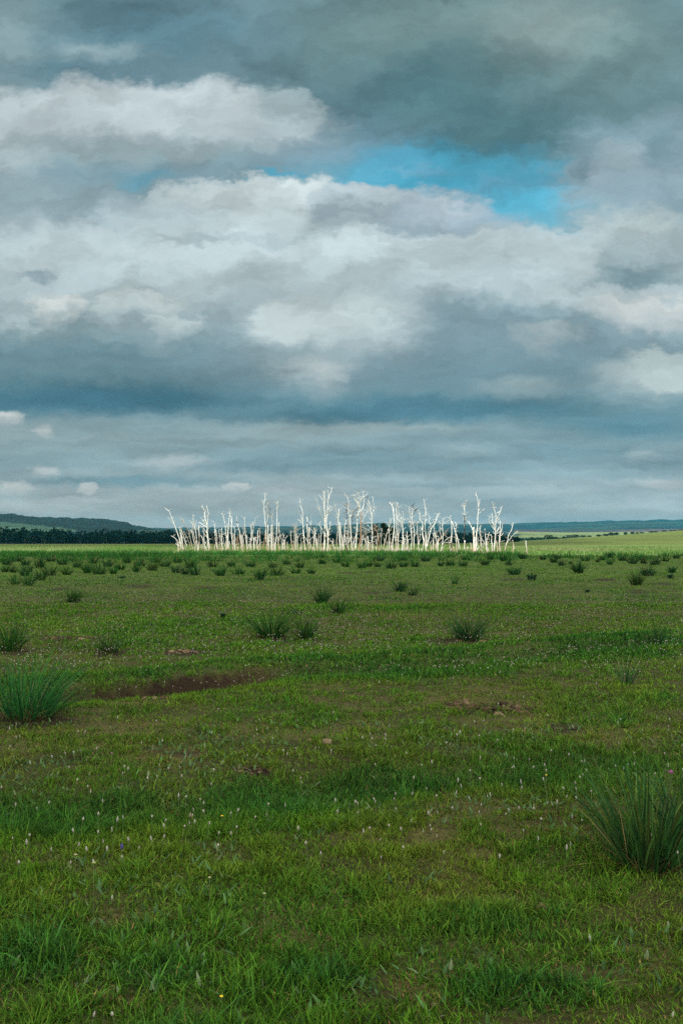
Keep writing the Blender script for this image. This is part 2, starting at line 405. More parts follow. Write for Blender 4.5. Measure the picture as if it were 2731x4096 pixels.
# the open blue between the clouds is the clear sky itself
blue_gain = nd(nt, 'ShaderNodeMix', data_type='RGBA', blend_type='MULTIPLY'); blue_gain.inputs[0].default_value = 1.0
nt.links.new(sky.outputs[0], blue_gain.inputs[6]); blue_gain.inputs[7].default_value = (0.56, 1.56, 1.32, 1)
BLUE = blue_gain.outputs[2]
BLOBS = [
 # upper left
 (30, 70, 130, 90, .9, .8, (142, 165, 174)), (350, 50, 270, 90, .9, .9, (94, 130, 148)), (180, 160, 170, 40, .8, .9, (100, 136, 153)),
 (240, 118, 95, 36, 1.1, .7, (158, 178, 187), (120, 148, 162)), (300, 172, 130, 40, .8, .9, (106, 136, 153)),
 (40, 330, 120, 150, .9, .8, (158, 176, 186)),
 (320, 400, 380, 45, .9, .9, (128, 155, 170)),
 # blue gap
 (1020, 398, 330, 100, .6, 1., 'blue'), (1240, 465, 190, 80, .9, .9, 'blue'), (640, 402, 60, 13, .9, .9, 'blue'), (350, 412, 90, 20, .9, .45, 'blue'),
 (860, 280, 170, 90, .9, .65, (98, 142, 167)), (690, 350, 140, 45, .9, .6, (124, 152, 172)), (900, 370, 110, 25, .9, .25, (105, 152, 185)),
 (1160, 420, 70, 25, .9, .5, (118, 162, 192)), (960, 400, 120, 14, .9, .4, (128, 166, 192)), (1060, 440, 90, 16, .9, .35, (132, 166, 190)), (1280, 430, 60, 22, .9, .35, (124, 164, 190)),
 # long white bank, left
 (330, 272, 440, 92, .55, 1., (184, 197, 207), (172, 186, 197)), (680, 255, 80, 55, .6, .9, (172, 190, 200)), (250, 345, 420, 40, .9, .9, (146, 167, 177)),
 (30, 350, 90, 70, .9, .8, (172, 187, 197)), (160, 460, 240, 40, .9, .8, (140, 162, 174)),
 # heavy grey cloud, upper right
 (1090, 130, 470, 190, .7, 1., (122, 147, 152), (86, 122, 132)), (1170, 240, 260, 140, .7, 1., (104, 133, 139), (80, 116, 126)), (1190, 275, 200, 85, .9, .7, (76, 112, 122)),
 (1420, 150, 260, 170, .9, .9, (118, 144, 150), (104, 134, 143)), (1270, 50, 170, 90, .9, .8, (138, 158, 163)), (1010, 215, 180, 90, .9, .7, (82, 120, 131)),

 # right side clouds
 (1480, 430, 190, 130, .6, 1., (150, 172, 187), (134, 160, 176)), (1330, 400, 60, 60, .7, .9, (148, 168, 182)), (1400, 320, 120, 60, .8, .9, (124, 152, 168)),
 (1320, 395, 30, 60, .9, .6, (108, 140, 156)), (1430, 360, 70, 40, .7, .8, (156, 176, 188)), (1530, 330, 60, 60, .9, .8, (116, 146, 162)),
 # middle white mass
 (590, 490, 260, 78, .45, 1., (196, 209, 217), (180, 196, 206)), (380, 510, 160, 60, .7, .9, (168, 184, 195)), (830, 480, 150, 58, .5, 1., (176, 191, 203), (150, 170, 186)),
 (1030, 495, 130, 58, .5, 1., (170, 186, 200), (140, 163, 182)), (1120, 520, 90, 40, .8, .8, (138, 164, 186)), (700, 600, 900, 95, .7, .95, (184, 199, 208), (177, 193, 203)), (950, 525, 240, 16, .9, .8, (143, 165, 181)),
 (1260, 575, 150, 45, .6, .9, (178, 193, 202)), (1480, 560, 160, 100, .6, 1., (178, 193, 201), (150, 172, 183)), (1345, 600, 50, 70, .6, .9, (180, 194, 203)),
 (520, 545, 300, 14, .9, .6, (158, 177, 189)), (1480, 650, 140, 36, .8, .9, (130, 156, 169)),
 (65, 635, 50, 14, .8, .8, (138, 159, 174)), (1380, 690, 230, 34, .7, .9, (176, 191, 200)), (1500, 725, 150, 42, .6, 1., (192, 199, 204), (172, 184, 193)),
 (800, 690, 260, 30, .9, .6, (160, 178, 190)),
 # dark belt
 (160, 800, 340, 90, .8, .9, (138, 160, 170), (118, 146, 159)), (140, 712, 75, 46, .45, 1., (196, 204, 208), (158, 176, 186)), (320, 712, 115, 55, .4, 1., (190, 202, 208), (146, 167, 178)), (400, 745, 65, 34, .5, .9, (184, 198, 205), (150, 170, 181)),
 (30, 730, 60, 40, .6, .8, (170, 186, 195)),
 (150, 878, 540, 84, .6, 1., (112, 141, 154), (74, 116, 136)), (250, 915, 330, 30, .8, .9, (70, 112, 133)), (560, 830, 170, 60, .9, .8, (128, 153, 166)),
 (1090, 800, 340, 110, .8, .95, (132, 155, 168), (112, 142, 158)), (1000, 935, 400, 32, .7, .95, (86, 128, 148)),
 (770, 765, 190, 100, 1.5, .9, (202, 214, 220), (160, 179, 190)), (670, 735, 100, 50, .8, .9, (190, 203, 210)), (700, 850, 120, 55, .7, .9, (158, 176, 187), (120, 148, 162)), (742, 868, 70, 50, 1.6, .6, (206, 213, 218), (164, 181, 191)),
 (1260, 770, 80, 34, .6, .9, (170, 186, 195), (146, 167, 179)),
 (1470, 885, 135, 70, 1.3, .95, (190, 203, 208), (128, 155, 168)), (1520, 850, 90, 50, .4, .9, (184, 199, 205)), (1200, 890, 110, 34, .6, .9, (154, 174, 183), (124, 151, 164)),
 # lower belt and the small far clouds
 (780, 955, 420, 20, .6, .9, (80, 124, 145)), (1420, 985, 290, 42, .55, 1., (100, 138, 155), (80, 123, 144)), (1180, 1015, 230, 36, .7, .9, (142, 166, 176), (124, 152, 166)),
 (330, 985, 330, 26, .8, .8, (132, 158, 170)), (15, 960, 42, 18, .4, 1., (196, 202, 206), (164, 180, 189)), (95, 992, 28, 16, .5, 1., (184, 194, 200)), (760, 1055, 260, 44, .9, .6, (108, 144, 161)),
 (400, 1068, 95, 26, .45, 1., (184, 195, 202), (150, 171, 182)), (100, 1082, 40, 15, .5, 1., (182, 193, 199)), (1070, 1045, 100, 30, .6, .9, (160, 179, 187), (132, 158, 171)),
 (300, 1105, 280, 14, .8, .9, (108, 144, 160)), (30, 1128, 42, 26, .4, 1., (200, 205, 208), (166, 182, 190)), (195, 1122, 24, 18, .4, 1., (196, 202, 206)), (175, 1150, 85, 9, .6, 1., (186, 195, 201)),
  (548, 1121, 30, 15, .4, 1., (198, 204, 207), (176, 188, 195)), (640, 1128, 60, 8, .6, .9, (180, 190, 197)),
 (1320, 1040, 160, 22, .8, .8, (118, 149, 164)), (1475, 1053, 52, 24, .5, 1., (168, 185, 193), (138, 163, 175)), (1525, 1113, 60, 14, .5, 1., (188, 196, 201)), (1350, 1142, 75, 11, .6, .9, (168, 183, 190)),
 (250, 1012, 260, 13, .7, .8, (158, 178, 187), (134, 159, 170)), (620, 1028, 240, 15, .7, .8, (152, 173, 183), (128, 155, 167)), (930, 1000, 220, 14, .7, .8, (150, 171, 181), (126, 153, 166)), (1330, 1085, 240, 15, .7, .8, (160, 179, 187), (134, 159, 170)),
 (700, 1098, 210, 9, .8, .8, (162, 180, 188)), (1010, 1112, 200, 10, .8, .8, (160, 178, 187), (140, 163, 174)), (560, 1075, 160, 9, .8, .6, (122, 152, 166)), (1180, 1075, 200, 8, .8, .6, (120, 150, 165)), (450, 1150, 130, 8, .8, .8, (172, 185, 192)), (1250, 1125, 150, 9, .8, .7, (172, 186, 192)),
 (1180, 1150, 120, 10, .7, .8, (158, 176, 185)), (1500, 1160, 80, 10, .6, .9, (178, 188, 195)), (850, 1150, 140, 12, .7, .7, (148, 169, 180)),
]
for b in BLOBS: blob(*b)
# billows: each swelling of the cover is brighter on its upper side than underneath
def billow(vec, scale, dx, dy, detail, rough):
    a_ = noise_node(vec, scale, detail, rough)
    b_ = noise_node(vmath('ADD', vec, (dx, dy, 0.0)), scale, detail, rough)
    return math_node('SUBTRACT', a_.outputs['Fac'], b_.outputs['Fac'])
PWn = vmath('MULTIPLY', PW, (1.0, 1.9, 1.0))
r1 = billow(PWn, 7.0, -0.012, 0.045, 4, 0.5)
r2 = billow(vmath('MULTIPLY', PW, (1.0, 3.2, 1.0)), 24.0, -0.002, 0.013, 4, 0.5)
low = noise_node(vmath('MULTIPLY', PW, (7.0, 46.0, 1.0)), 1.0, 4, 0.55, 0.3)
low_v = math_node('MULTIPLY', math_node('SUBTRACT', low.outputs['Fac'], 0.5), math_node('MULTIPLY', far_w, 1.0))
rel = math_node('ADD', math_node('ADD', math_node('MULTIPLY', math_node('MULTIPLY', r1, near_w), 0.95), low_v), math_node('MULTIPLY', math_node('MULTIPLY', r2, near_w), 0.2))
gain = map_range(rel, -0.30, 0.30, 0.62, 1.38, False)
n_ = nd(nt, 'ShaderNodeVectorMath', operation='SCALE'); nt.links.new(cur, n_.inputs[0]); nt.links.new(gain, n_.inputs['Scale'])
front = n_.outputs[0]
# unseen rest of the sky: broken cloud, brightened to light the shaded foreground
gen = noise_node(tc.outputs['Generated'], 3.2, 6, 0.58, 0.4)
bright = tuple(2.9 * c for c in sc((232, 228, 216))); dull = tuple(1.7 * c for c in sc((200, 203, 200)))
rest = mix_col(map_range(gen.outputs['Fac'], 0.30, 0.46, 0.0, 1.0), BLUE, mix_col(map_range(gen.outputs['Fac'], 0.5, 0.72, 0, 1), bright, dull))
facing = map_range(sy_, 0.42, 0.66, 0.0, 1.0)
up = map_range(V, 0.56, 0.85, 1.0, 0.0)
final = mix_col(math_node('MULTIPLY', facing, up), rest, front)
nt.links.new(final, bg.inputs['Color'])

# sun
sd = bpy.data.lights.new('sun', 'SUN'); sd.energy = 4.6; sd.angle = math.radians(0.5); sd.color = (1.0, 0.975, 0.935)
so = bpy.data.objects.new('sun', sd); COL.objects.link(so)
so.rotation_euler = SUN_DIR.to_track_quat('Z', 'Y').to_euler()
so.location = (0, -50, 300)

# unseen clouds added between sun and land, shaped to shade meadow and far woods
m_cloud, cnt = new_mat('shadow_cloud_mass')
co = nd(cnt, 'ShaderNodeOutputMaterial'); cd = nd(cnt, 'ShaderNodeBsdfDiffuse'); ct = nd(cnt, 'ShaderNodeBsdfTranslucent'); cm = nd(cnt, 'ShaderNodeMixShader')
cd.inputs['Color'].default_value = (0.88, 0.89, 0.9, 1); ct.inputs['Color'].default_value = (0.85, 0.87, 0.9, 1); cm.inputs[0].default_value = 0.5
cnt.links.new(cd.outputs[0], cm.inputs[1]); cnt.links.new(ct.outputs[0], cm.inputs[2]); cnt.links.new(cm.outputs[0], co.inputs['Surface'])
def make_shadow_cloud(gx, gy, rx, ry, rz, alt, lump, seed, turn=0.0, blunt=2.0):
    import bmesh
    bm = bmesh.new(); bmesh.ops.create_icosphere(bm, subdivisions=6, radius=1.0)
    off = Vector((seed * 13.1, seed * 7.7, seed * 3.3))
    ct_, st_ = math.cos(turn), math.sin(turn)
    for v in bm.verts:
        d = v.co.normalized()
        q = max((abs(d.x) ** blunt + abs(d.y) ** blunt) ** (1 / blunt), 1e-6) / max(math.hypot(d.x, d.y), 1e-6)
        p = Vector((d.x * rx / q, d.y * ry / q, d.z * rz))
        k = mnoise.fractal(p / lump + off, 0.9, 2.1, 4)
        p += Vector((d.x, d.y, d.z * (1.6 if d.z > 0 else 0.5))) * k * lump * 0.22
        v.co = (p.x * ct_ - p.y * st_, p.x * st_ + p.y * ct_, p.z)
    me = bpy.data.meshes.new('cloud'); bm.to_mesh(me); bm.free()
    me.polygons.foreach_set('use_smooth', np.ones(len(me.polygons), bool))
    k = alt / SUN_DIR.z
    o = link('cloud', me, m_cloud, loc=(gx + SUN_DIR.x * k, gy + SUN_DIR.y * k, alt))  # out of view, added for its shadow
    return tag(o, kind='structure')
make_shadow_cloud(0, -18, 420, 121, 34, 420, 60, 1.0, math.radians(-8))
make_shadow_cloud(-1010, 2030, 1135, 1812, 160, 2800, 200, 2.0, 0.0, 16.0)
make_shadow_cloud(0, 5400, 4200, 1750, 200, 3600, 500, 3.0)

# ------------------------------------------------------------------ ground sheet
az = np.concatenate([np.radians(np.linspace(-180, -26, 60, endpoint=False)), np.radians(np.linspace(-26, 26, 470, endpoint=False)), np.radians(np.linspace(26, 180, 60, endpoint=False))])
rad = [0.02, 0.4, 0.9, 1.4]
r = 1.8
while r < 200: rad.append(r); r *= 1.0105
while r < 1600: rad.append(r); r *= 1.02
while r < 14000: rad.append(r); r *= 1.12
rad = np.array(rad)
A, R = np.meshgrid(az, rad)
GX, GY = np.sin(A) * R, np.cos(A) * R
GZ = height(GX, GY)
SOIL_PX = [(1960, 2838, 160, 18, .6), (1020, 3085, 110, 30, 1), (2255, 2905, 65, 16, .8), (1765, 2570, 75, 20, .7), (1880, 2572, 60, 14, .8), (2255, 2618, 95, 10, .9), (725, 2615, 85, 14, .8), (250, 2556, 130, 8, .7),
           (600, 2795, 100, 10, .7), (310, 3040, 70, 14, .6), (690, 3020, 120, 18, .6), (130, 2880, 240, 45, .9), (40, 2608, 90, 14, .8), (440, 2618, 70, 12, .8), (1100, 2562, 80, 12, .8), (2580, 3450, 240, 60, .8),
           (760, 2502, 85, 9, .7), (560, 2347, 60, 6, .7), (830, 2352, 60, 6, .6), (230, 2360, 50, 7, .7), (1500, 2374, 60, 7, .7), (2415, 2322, 45, 6, .8), (2560, 2368, 60, 7, .6), (2650, 2335, 45, 6, .7), (2060, 2318, 60, 6, .6), (1180, 2312, 70, 6, .6), (1385, 2290, 40, 4, .7), (1490, 2286, 40, 4, .7), (1550, 3500, 40, 10, .5), (2180, 3640, 80, 16, .5), (2350, 3900, 120, 24, .45), (1500, 4000, 160, 40, .4), (500, 3980, 220, 50, .4), (850, 3780, 120, 30, .4)]
DRY_PX = [(690, 3015, 130, 30, 1), (110, 2620, 160, 40, .9), (1600, 2800, 420, 60, .55), (2350, 2880, 420, 60, .55), (1250, 2930, 500, 60, .5), (300, 2960, 300, 40, .5), (2360, 2455, 200, 12, .7), (2600, 2460, 150, 14, .6), (950, 3300, 0, 0, 0), (1750, 3930, 160, 60, .8), (500, 3700, 300, 60, .45), (1200, 3760, 260, 60, .5), (2450, 3850, 260, 70, .5), (1700, 3350, 400, 40, .35), (560, 2660, 220, 14, .5), (1500, 2470, 300, 14, .4), (1900, 2540, 200, 10, .5), (600, 4020, 300, 60, .5)]
LUSH_PX = [(1480, 3110, 330, 75, 1), (300, 3270, 420, 60, .9), (150, 3310, 260, 40, 1), (1150, 3230, 260, 45, .7), (2350, 3150, 450, 60, .45), (1650, 2690, 400, 28, .8), (2300, 2630, 420, 26, .8), (350, 2990, 260, 50, .4), (1200, 2650, 260, 16, .5), (1250, 3900, 200, 60, .6), (2200, 3420, 200, 60, .4), (650, 3900, 200, 80, .4), (1900, 3700, 260, 60, .3), (2100, 3980, 260, 60, .6), (150, 3850, 160, 80, .5), (1750, 2955, 160, 30, .4)]
def px_field(x, y, spots, ragged=0.45):
    """Soft ragged patches on the ground; x, y in metres."""
    d = np.maximum(y, 0.5)
    px = CX + x / d * FPX
    v = -CAM_Z / d
    py = CY + FPX * (math.sin(PITCH) - v * math.cos(PITCH)) / (math.cos(PITCH) + v * math.sin(PITCH))
    nz = (fbm(x * 1.0, y * 1.0, 0.35, 3) - 0.5) * 2 * ragged + (fbm(x, y, 1.2, 2) - 0.5) * 2 * ragged
    f = np.zeros(np.shape(x))
    for cx, cy, rx, ry, a in spots:
        if a <= 0: continue
        q = np.hypot((px - cx) / rx, (py - cy) / ry) + nz
        f = np.maximum(f, a * (1 - sstep(0.65, 1.15, q)))
    return f
def fields(x, y):
    """soil, lush and dry amounts, 0..1, for points on the near meadow."""
    d = np.hypot(x, y)
    soil = px_field(x, y, SOIL_PX); dry = px_field(x, y, DRY_PX, 0.6); lush = px_field(x, y, LUSH_PX, 0.5)
    s1, a1, s2, a2 = ditch_fields(x, y)
    rag = (fbm(x, y, 0.5, 3) - 0.5) * 0.5
    bank = np.exp(-(((a2 - 0.255) / 0.17) ** 2) ** 3)
    wd = 0.085 + 0.055 * sstep(0.18, 0.36, a2)
    brk = np.abs(s2 - 0.19 + rag * 0.35) / wd + (fbm(x, y, 0.22, 3) - 0.5) * 1.5
    soil = np.maximum(soil, bank * (1 - sstep(0.7, 1.15, brk)) * (d < 60))
    lush = np.maximum(lush, 0.75 * np.exp(-((s1) / 0.55) ** 2) * (d < 60))
    lush = np.maximum(lush, 0.8 * np.exp(-((s2 + 0.1) / 0.7) ** 2) * (d < 60) * sstep(0.4, 0.5, a2))
    lush = np.maximum(lush, 0.7 * np.exp(-((s2 - 0.85 - rag) / 0.3) ** 2) * (d < 60))
    k = fbm(x, y * 0.8, 1.6, 4); k2 = fbm(x + 31, y + 7, 0.45, 3)
    lush = np.clip(lush + sstep(0.52, 0.70, k) * 0.45 + sstep(0.6, 0.8, k2) * 0.4, 0, 1)
    dry = np.clip(dry + sstep(0.50, 0.32, k) * 0.5 + sstep(0.55, 0.75, fbm(x - 9, y + 70, 0.9, 4)) * 0.4, 0, 1) * (1 - 0.6 * lush)
    return soil, lush, dry
C_SOIL = np.array((0.018, 0.0105, 0.006)); C_THATCH = np.array((0.036, 0.036, 0.011)); C_TURF = np.array((0.052, 0.100, 0.011))
def ground_colour(x, y):
    d = np.hypot(x, y)
    c = np.zeros(x.shape + (3,))
    soil, lush, dry = fields(x, y)
    base = C_THATCH * (1 - lush[..., None]) + np.array((0.030, 0.052, 0.014)) * lush[..., None]
    far = sstep(14, 60, d)[..., None]
    base = base * (1 - far) + (C_TURF * (0.85 + 0.5 * (fbm(x, y, 2.5, 4) - 0.5)[..., None])) * far
    dry = dry * (1 - 0.6 * sstep(8, 14, d) * (1 - sstep(60, 90, d)))
    base = base * (1 - 0.35 * dry[..., None]) + np.array((0.13, 0.10, 0.042)) * 0.35 * dry[..., None]
    c[:] = base * (1 - soil[..., None]) + C_SOIL * soil[..., None]
    # beyond the sedges: pale tall meadow, then rougher pasture and the hillside
    n1 = fbm(x, y * 0.35, 14, 4)[..., None]; n2 = fbm(x * 0.5, y * 0.12, 9, 4)[..., None]
    meadow = np.array((0.100, 0.160, 0.040)) * (0.8 + 0.45 * n1)
    k = sstep(95, 125, d)[..., None]
    c = c * (1 - k) + meadow * k
    pasture = np.array((0.080, 0.112, 0.022)) * (0.65 + 0.7 * n2)
    k = sstep(230, 300, d + 40 * (n1[..., 0] - 0.5))[..., None]
    c = c * (1 - k) + pasture * k
    k = (sstep(560, 640, d) * (1 - sstep(0.05, 0.12, x / np.maximum(y, 1))))[..., None]
    c = c * (1 - k) + np.array((0.05, 0.055, 0.022)) * k
    return c
GC = ground_colour(GX.ravel(), GY.ravel())
nr, na = R.shape
I = np.arange(nr * na).reshape(nr, na)
J = np.roll(I, -1, axis=1)
quads = np.stack([I[:-1], J[:-1], J[1:], I[1:]], -1).reshape(-1, 4)
me = mesh_from('ground', np.stack([GX, GY, GZ], -1), quads, None, GC, True)
tag(link('ground', me, M_GROUND), kind='structure')

# ------------------------------------------------------------------ far hills
C_HAZY_WOOD = np.array((0.006, 0.028, 0.032)); C_FIELD = np.array((0.105, 0.150, 0.070)); C_PLOUGH = np.array((0.060, 0.045, 0.045))  # wood tone carries some blue of the distant haze in its colour
def in_poly(px, py, poly):
    r_ = np.zeros(px.shape, bool); n = len(poly); j = n - 1
    for i in range(n):
        xi, yi = poly[i]; xj, yj = poly[j]
        c = ((yi > py) != (yj > py)) & (px < (xj - xi) * (py - yi) / (yj - yi + 1e-9) + xi)
        r_ ^= c; j = i
    return r_
def ridge(name, d0, d1, d2, prof, z0, paint, bump=0.0, nu=420, nv=46, bscale=30.0, drop=None):
    px = np.linspace(-1600, 4300, nu)
    top = np.interp(px, [p[0] for p in prof], [p[1] for p in prof])
    u = (px - CX) / FPX
    ztop = CAM_Z + (2160 - top) / FPX * d1
    t = np.concatenate([np.linspace(0, 1, nv), 1 + np.linspace(0, 1, nv // 3)[1:]])
    D = np.where(t <= 1, d0 + (d1 - d0) * t, d1 + (d2 - d1) * (t - 1))
    up = np.where(t <= 1, t ** 0.9, 1 - (t - 1) ** 2)
    X = u[None, :] * D[:, None]; Y = np.broadcast_to(D[:, None], X.shape).copy()
    Z = z0 + (ztop[None, :] - z0) * up[:, None]
    PXg = np.broadcast_to(px[None, :], X.shape)
    PYg = 2160 - (Z - CAM_Z) / Y * FPX
    c, wood = paint(PXg, PYg, X, Y)
    if bump:
        Z = Z + bump * wood * (fbm(X, Y, bscale, 3) - 0.55) * 1.6
    I = np.arange(X.size).reshape(X.shape)
    q = np.stack([I[:-1, :-1], I[:-1, 1:], I[1:, 1:], I[1:, :-1]], -1).reshape(-1, 4)
    return tag(link(name, mesh_from(name, np.stack([X, Y, Z], -1), q, None, c.reshape(-1, 3), True), M_HILL), kind='structure')
def paint_left(px, py, X, Y):
    c = np.broadcast_to(C_HAZY_WOOD, px.shape + (3,)).copy(); wood = np.ones(px.shape)
    wob = (fbm(X, Y, 120, 3) - 0.5) * 6
    f = in_poly(px, py + wob * 0.5, [(-1700, 2060), (0, 2086), (140, 2100), (260, 2112), (300, 2117), (300, 2128), (200, 2136), (0, 2150), (-1700, 2150)])
    g = in_poly(px, py + wob * 0.5, [(515, 2122), (600, 2120), (700, 2124), (700, 2131), (560, 2133), (510, 2129)])
    for m, k in ((f, 1.0), (g, 0.55)):
        c[m] = C_FIELD * k * np.array((0.45, 0.72, 1.1)); wood[m] = 0  # shade on the hill fields put into their colour: darker, bluer
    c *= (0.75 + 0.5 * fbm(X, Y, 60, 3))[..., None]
    return c, wood
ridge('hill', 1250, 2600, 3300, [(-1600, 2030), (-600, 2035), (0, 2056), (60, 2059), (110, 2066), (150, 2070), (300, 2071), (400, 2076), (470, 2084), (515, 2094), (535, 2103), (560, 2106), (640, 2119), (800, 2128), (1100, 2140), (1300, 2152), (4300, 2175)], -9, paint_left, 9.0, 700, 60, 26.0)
def paint_mid(px, py, X, Y):
    c = np.broadcast_to(C_HAZY_WOOD * 1.1, px.shape + (3,)).copy(); wood = np.ones(px.shape)
    m = (px > 2060) & (py > 2117 + (fbm(X, Y, 200, 2) - .5) * 5) & (py < 2131)
    c[m] = C_PLOUGH; wood[m] = 0
    m = (px > 640) & (px < 1150) & (np.abs(py - 2137 + (fbm(X, Y, 150, 2) - .5) * 8) < 3)
    c[m] = C_FIELD * 0.5; wood[m] = 0
    c *= (0.7 + 0.6 * fbm(X, Y, 150, 3))[..., None]
    return c, wood
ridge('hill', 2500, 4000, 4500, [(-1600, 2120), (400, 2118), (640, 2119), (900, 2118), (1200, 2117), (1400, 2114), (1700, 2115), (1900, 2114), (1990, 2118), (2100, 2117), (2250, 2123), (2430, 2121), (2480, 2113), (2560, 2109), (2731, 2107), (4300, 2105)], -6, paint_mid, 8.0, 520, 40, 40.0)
def paint_near_field(px, py, X, Y):
    c = np.broadcast_to(C_FIELD * np.array((1.15, 1.1, 0.9)), px.shape + (3,)).copy(); wood = np.zeros(px.shape)
    m = (px < 2068 + (fbm(X, Y, 60, 2) - .5) * 60) & (py < 2146)
    c[m] = C_HAZY_WOOD; wood[m] = 1
    c *= (0.85 + 0.3 * fbm(X * 0.3, Y, 90, 3))[..., None]
    return c, wood
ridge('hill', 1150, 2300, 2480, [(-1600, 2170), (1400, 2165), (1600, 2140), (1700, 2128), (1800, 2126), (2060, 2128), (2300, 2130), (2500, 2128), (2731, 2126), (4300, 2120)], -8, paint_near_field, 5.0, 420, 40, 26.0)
def paint_far(px, py, X, Y):
    c = np.broadcast_to(C_HAZY_WOOD * 1.2, px.shape + (3,)).copy(); wood = np.ones(px.shape)
    k = fbm(X * 0.25, Y, 260, 3)
    m = (k > 0.56) & (py > 2088)
    c[m] = C_FIELD * 0.35; wood[m] = 0
    return c, wood
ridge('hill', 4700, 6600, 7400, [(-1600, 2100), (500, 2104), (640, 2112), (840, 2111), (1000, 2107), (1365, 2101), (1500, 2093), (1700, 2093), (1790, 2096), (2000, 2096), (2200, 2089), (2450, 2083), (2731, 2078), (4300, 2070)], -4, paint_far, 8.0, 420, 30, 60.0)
# ------------------------------------------------------------------ the stand of dead birches
# outlines read off enlargements of the photo: (x0, y0, enlargement)
CROPS = {'A': (640, 1960, 5.2267), 'B': (880, 1940, 5.2267), 'C': (1140, 1930, 5.6), 'D': (1360, 1940, 6.5333), 'E': (1540, 1960, 5.2267), 'F': (1780, 1960, 4.48)}
WHITE = np.array((0.76, 0.757, 0.755)); BROWN = np.array((0.30, 0.20, 0.13)); DARK = np.array((0.055, 0.048, 0.042)); GREY = np.array((0.36, 0.33, 0.29)); ORANGE = np.array((0.50, 0.27, 0.14))
STAND = []     # landmarks for the tussock labels: (photo x, phrase)
def bark(n, z, length, tone, limb, seed):
    """Bark colours along a stem: white, with brown feet, peeled and dark bands."""
    r = np.random.default_rng(seed)
    base = {'g': GREY * 1.25, 'd': DARK, 'n': BROWN}.get(tone, WHITE)
    c = np.repeat(base[None] * r.uniform(0.9, 1.05), n, 0)
    if tone != 'd':
        foot = {'b': 3.0, 'o': 2.4, 'n': 3.5}.get(tone, 1.5) * r.uniform(0.5, 1.5)
        mott = np.interp(np.linspace(0, 1, n), np.linspace(0, 1, max(3, n // 3)), r.uniform(0.0, 1.0, max(3, n // 3)))[:, None] ** 2
        c = c * (1 - 0.34 * mott) + GREY * 0.34 * mott
        if not limb:
            k = np.clip(1 - z / foot, 0, 1)[:, None] * r.uniform(0.55, 0.95)
            c = c * (1 - k) + (ORANGE if tone == 'o' else BROWN * 1.2) * k
        i = 0
        while i < n:
            if r.random() < (0.10 if tone in 'bgo' else 0.05):
                m = int(r.integers(1, 3)); dk = r.uniform(0.5, 0.95)
                c[i:i + m] = c[i:i + m] * (1 - dk) + (DARK * 2 if r.random() < 0.6 else BROWN) * dk
                i += m
            i += 1
        if limb == 'd': c[:] = DARK
    return c
def dead_tree(label, crop, tone, stems, name='dead_birch', twigs=0, group='dead birches standing at the far edge of the meadow', cat='dead tree', depth=None):
    x0, y0, s = CROPS[crop]
    pts0 = stems[0][2:]
    bx, by = x0 + pts0[0][0] / s, y0 + pts0[0][1] / s
    seed = int(abs(bx * 7.3 + by * 3.1 + pts0[-1][0])) % 100000
    r = np.random.default_rng(seed)
    u, v = ray(bx, by)
    d = depth or float(np.clip(CAM_Z / max(-v, 0.004), 118, 150)) * r.uniform(0.96, 1.06)
    X = u * d; zg = hz(X, d)
    k = d / FPX
    root = bpy.data.objects.new(name, None); COL.objects.link(root)
    root.location = (X, d, zg); root.empty_display_size = 0.5
    tag(root, label, cat, group)
    # height of the foot in the picture decides where the root flare starts
    zfoot = (CAM_Z - zg) - (-v) * d
    for i, st in enumerate(stems):
        w0, w1 = st[0], st[1]; P = st[2:]
        stone = tone
        if isinstance(P[0], str): stone, P = P[0], P[1:]
        path = [((x0 + a / s - bx) * k, 0.0, (by - (y0 + b / s)) * k + zfoot) for a, b in P]
        if i == 0: path[0] = (path[0][0], 0, -0.15)
        path = smooth_path(path, 5)
        n = len(path); t = np.linspace(0, 1, n)
        L = np.linalg.norm(path[-1] - path[0])
        dirn = r.uniform(-0.45, 0.45) * (1.0 if i else 0.25)
        path[:, 1] += dirn * L * t + np.interp(t, np.linspace(0, 1, 6), r.normal(0, 0.02, 6)) * L * t
        if i: # start from inside the stem it leaves
            q = np.argmin(np.hypot(TR[:, 0] - path[0, 0], TR[:, 2] - path[0, 2])); path[:, 1] += TR[q, 1] * 1.0
        path[:, 0] += np.interp(t, np.linspace(0, 1, 9), r.normal(0, 0.028, 9)) * (t > 0)
        rad = np.maximum((w0 + (w1 - w0) * t ** 0.8) / s * k * 0.43, 0.022)
        rad *= 1 + np.interp(t, np.linspace(0, 1, 12), r.normal(0, 0.10, 12))
        if i == 0: rad *= 1 + 0.5 * np.exp(-np.maximum(path[:, 2], 0) / 0.25); TR = path.copy()
        else: TR = np.vstack([TR, path])
        if stone in 'dng' and i: cc = bark(n, path[:, 2], L, stone, 'd' if stone == 'd' else True, seed + i)
        else: cc = bark(n, path[:, 2], L, stone, bool(i), seed + i)
        g = Geo(); tube(g, path, rad, cc, 7 if i == 0 else 6)
        # broken twig ends
        nt_ = int((twigs + 1.0) * (3 if i == 0 else 2.0) * L / 3 + r.random() * 1.5)
        for _ in range(nt_):
            j = int(r.integers(n // 3, n)); a = path[j]
            ln = r.uniform(0.25, 0.9) * (1.4 if twigs > 1 else 0.8)
            sx = r.choice([-1, 1]); e = a + np.array((sx * ln * r.uniform(.4, .9), r.uniform(-.4, .4) * ln, ln * r.uniform(0.1, .8)))
            mid = (a + e) / 2 + r.normal(0, 0.06, 3)
            tw = smooth_path([a, mid, e], 3)
            tube(g, tw, np.linspace(0.026, 0.012, len(tw)), np.repeat(cc[j][None] * r.uniform(0.5, 1), len(tw), 0), 4)
        link('trunk' if i == 0 else 'limb', g.mesh('trunk' if i == 0 else 'limb', True), M_BARK, root)
    return root
T = dead_tree
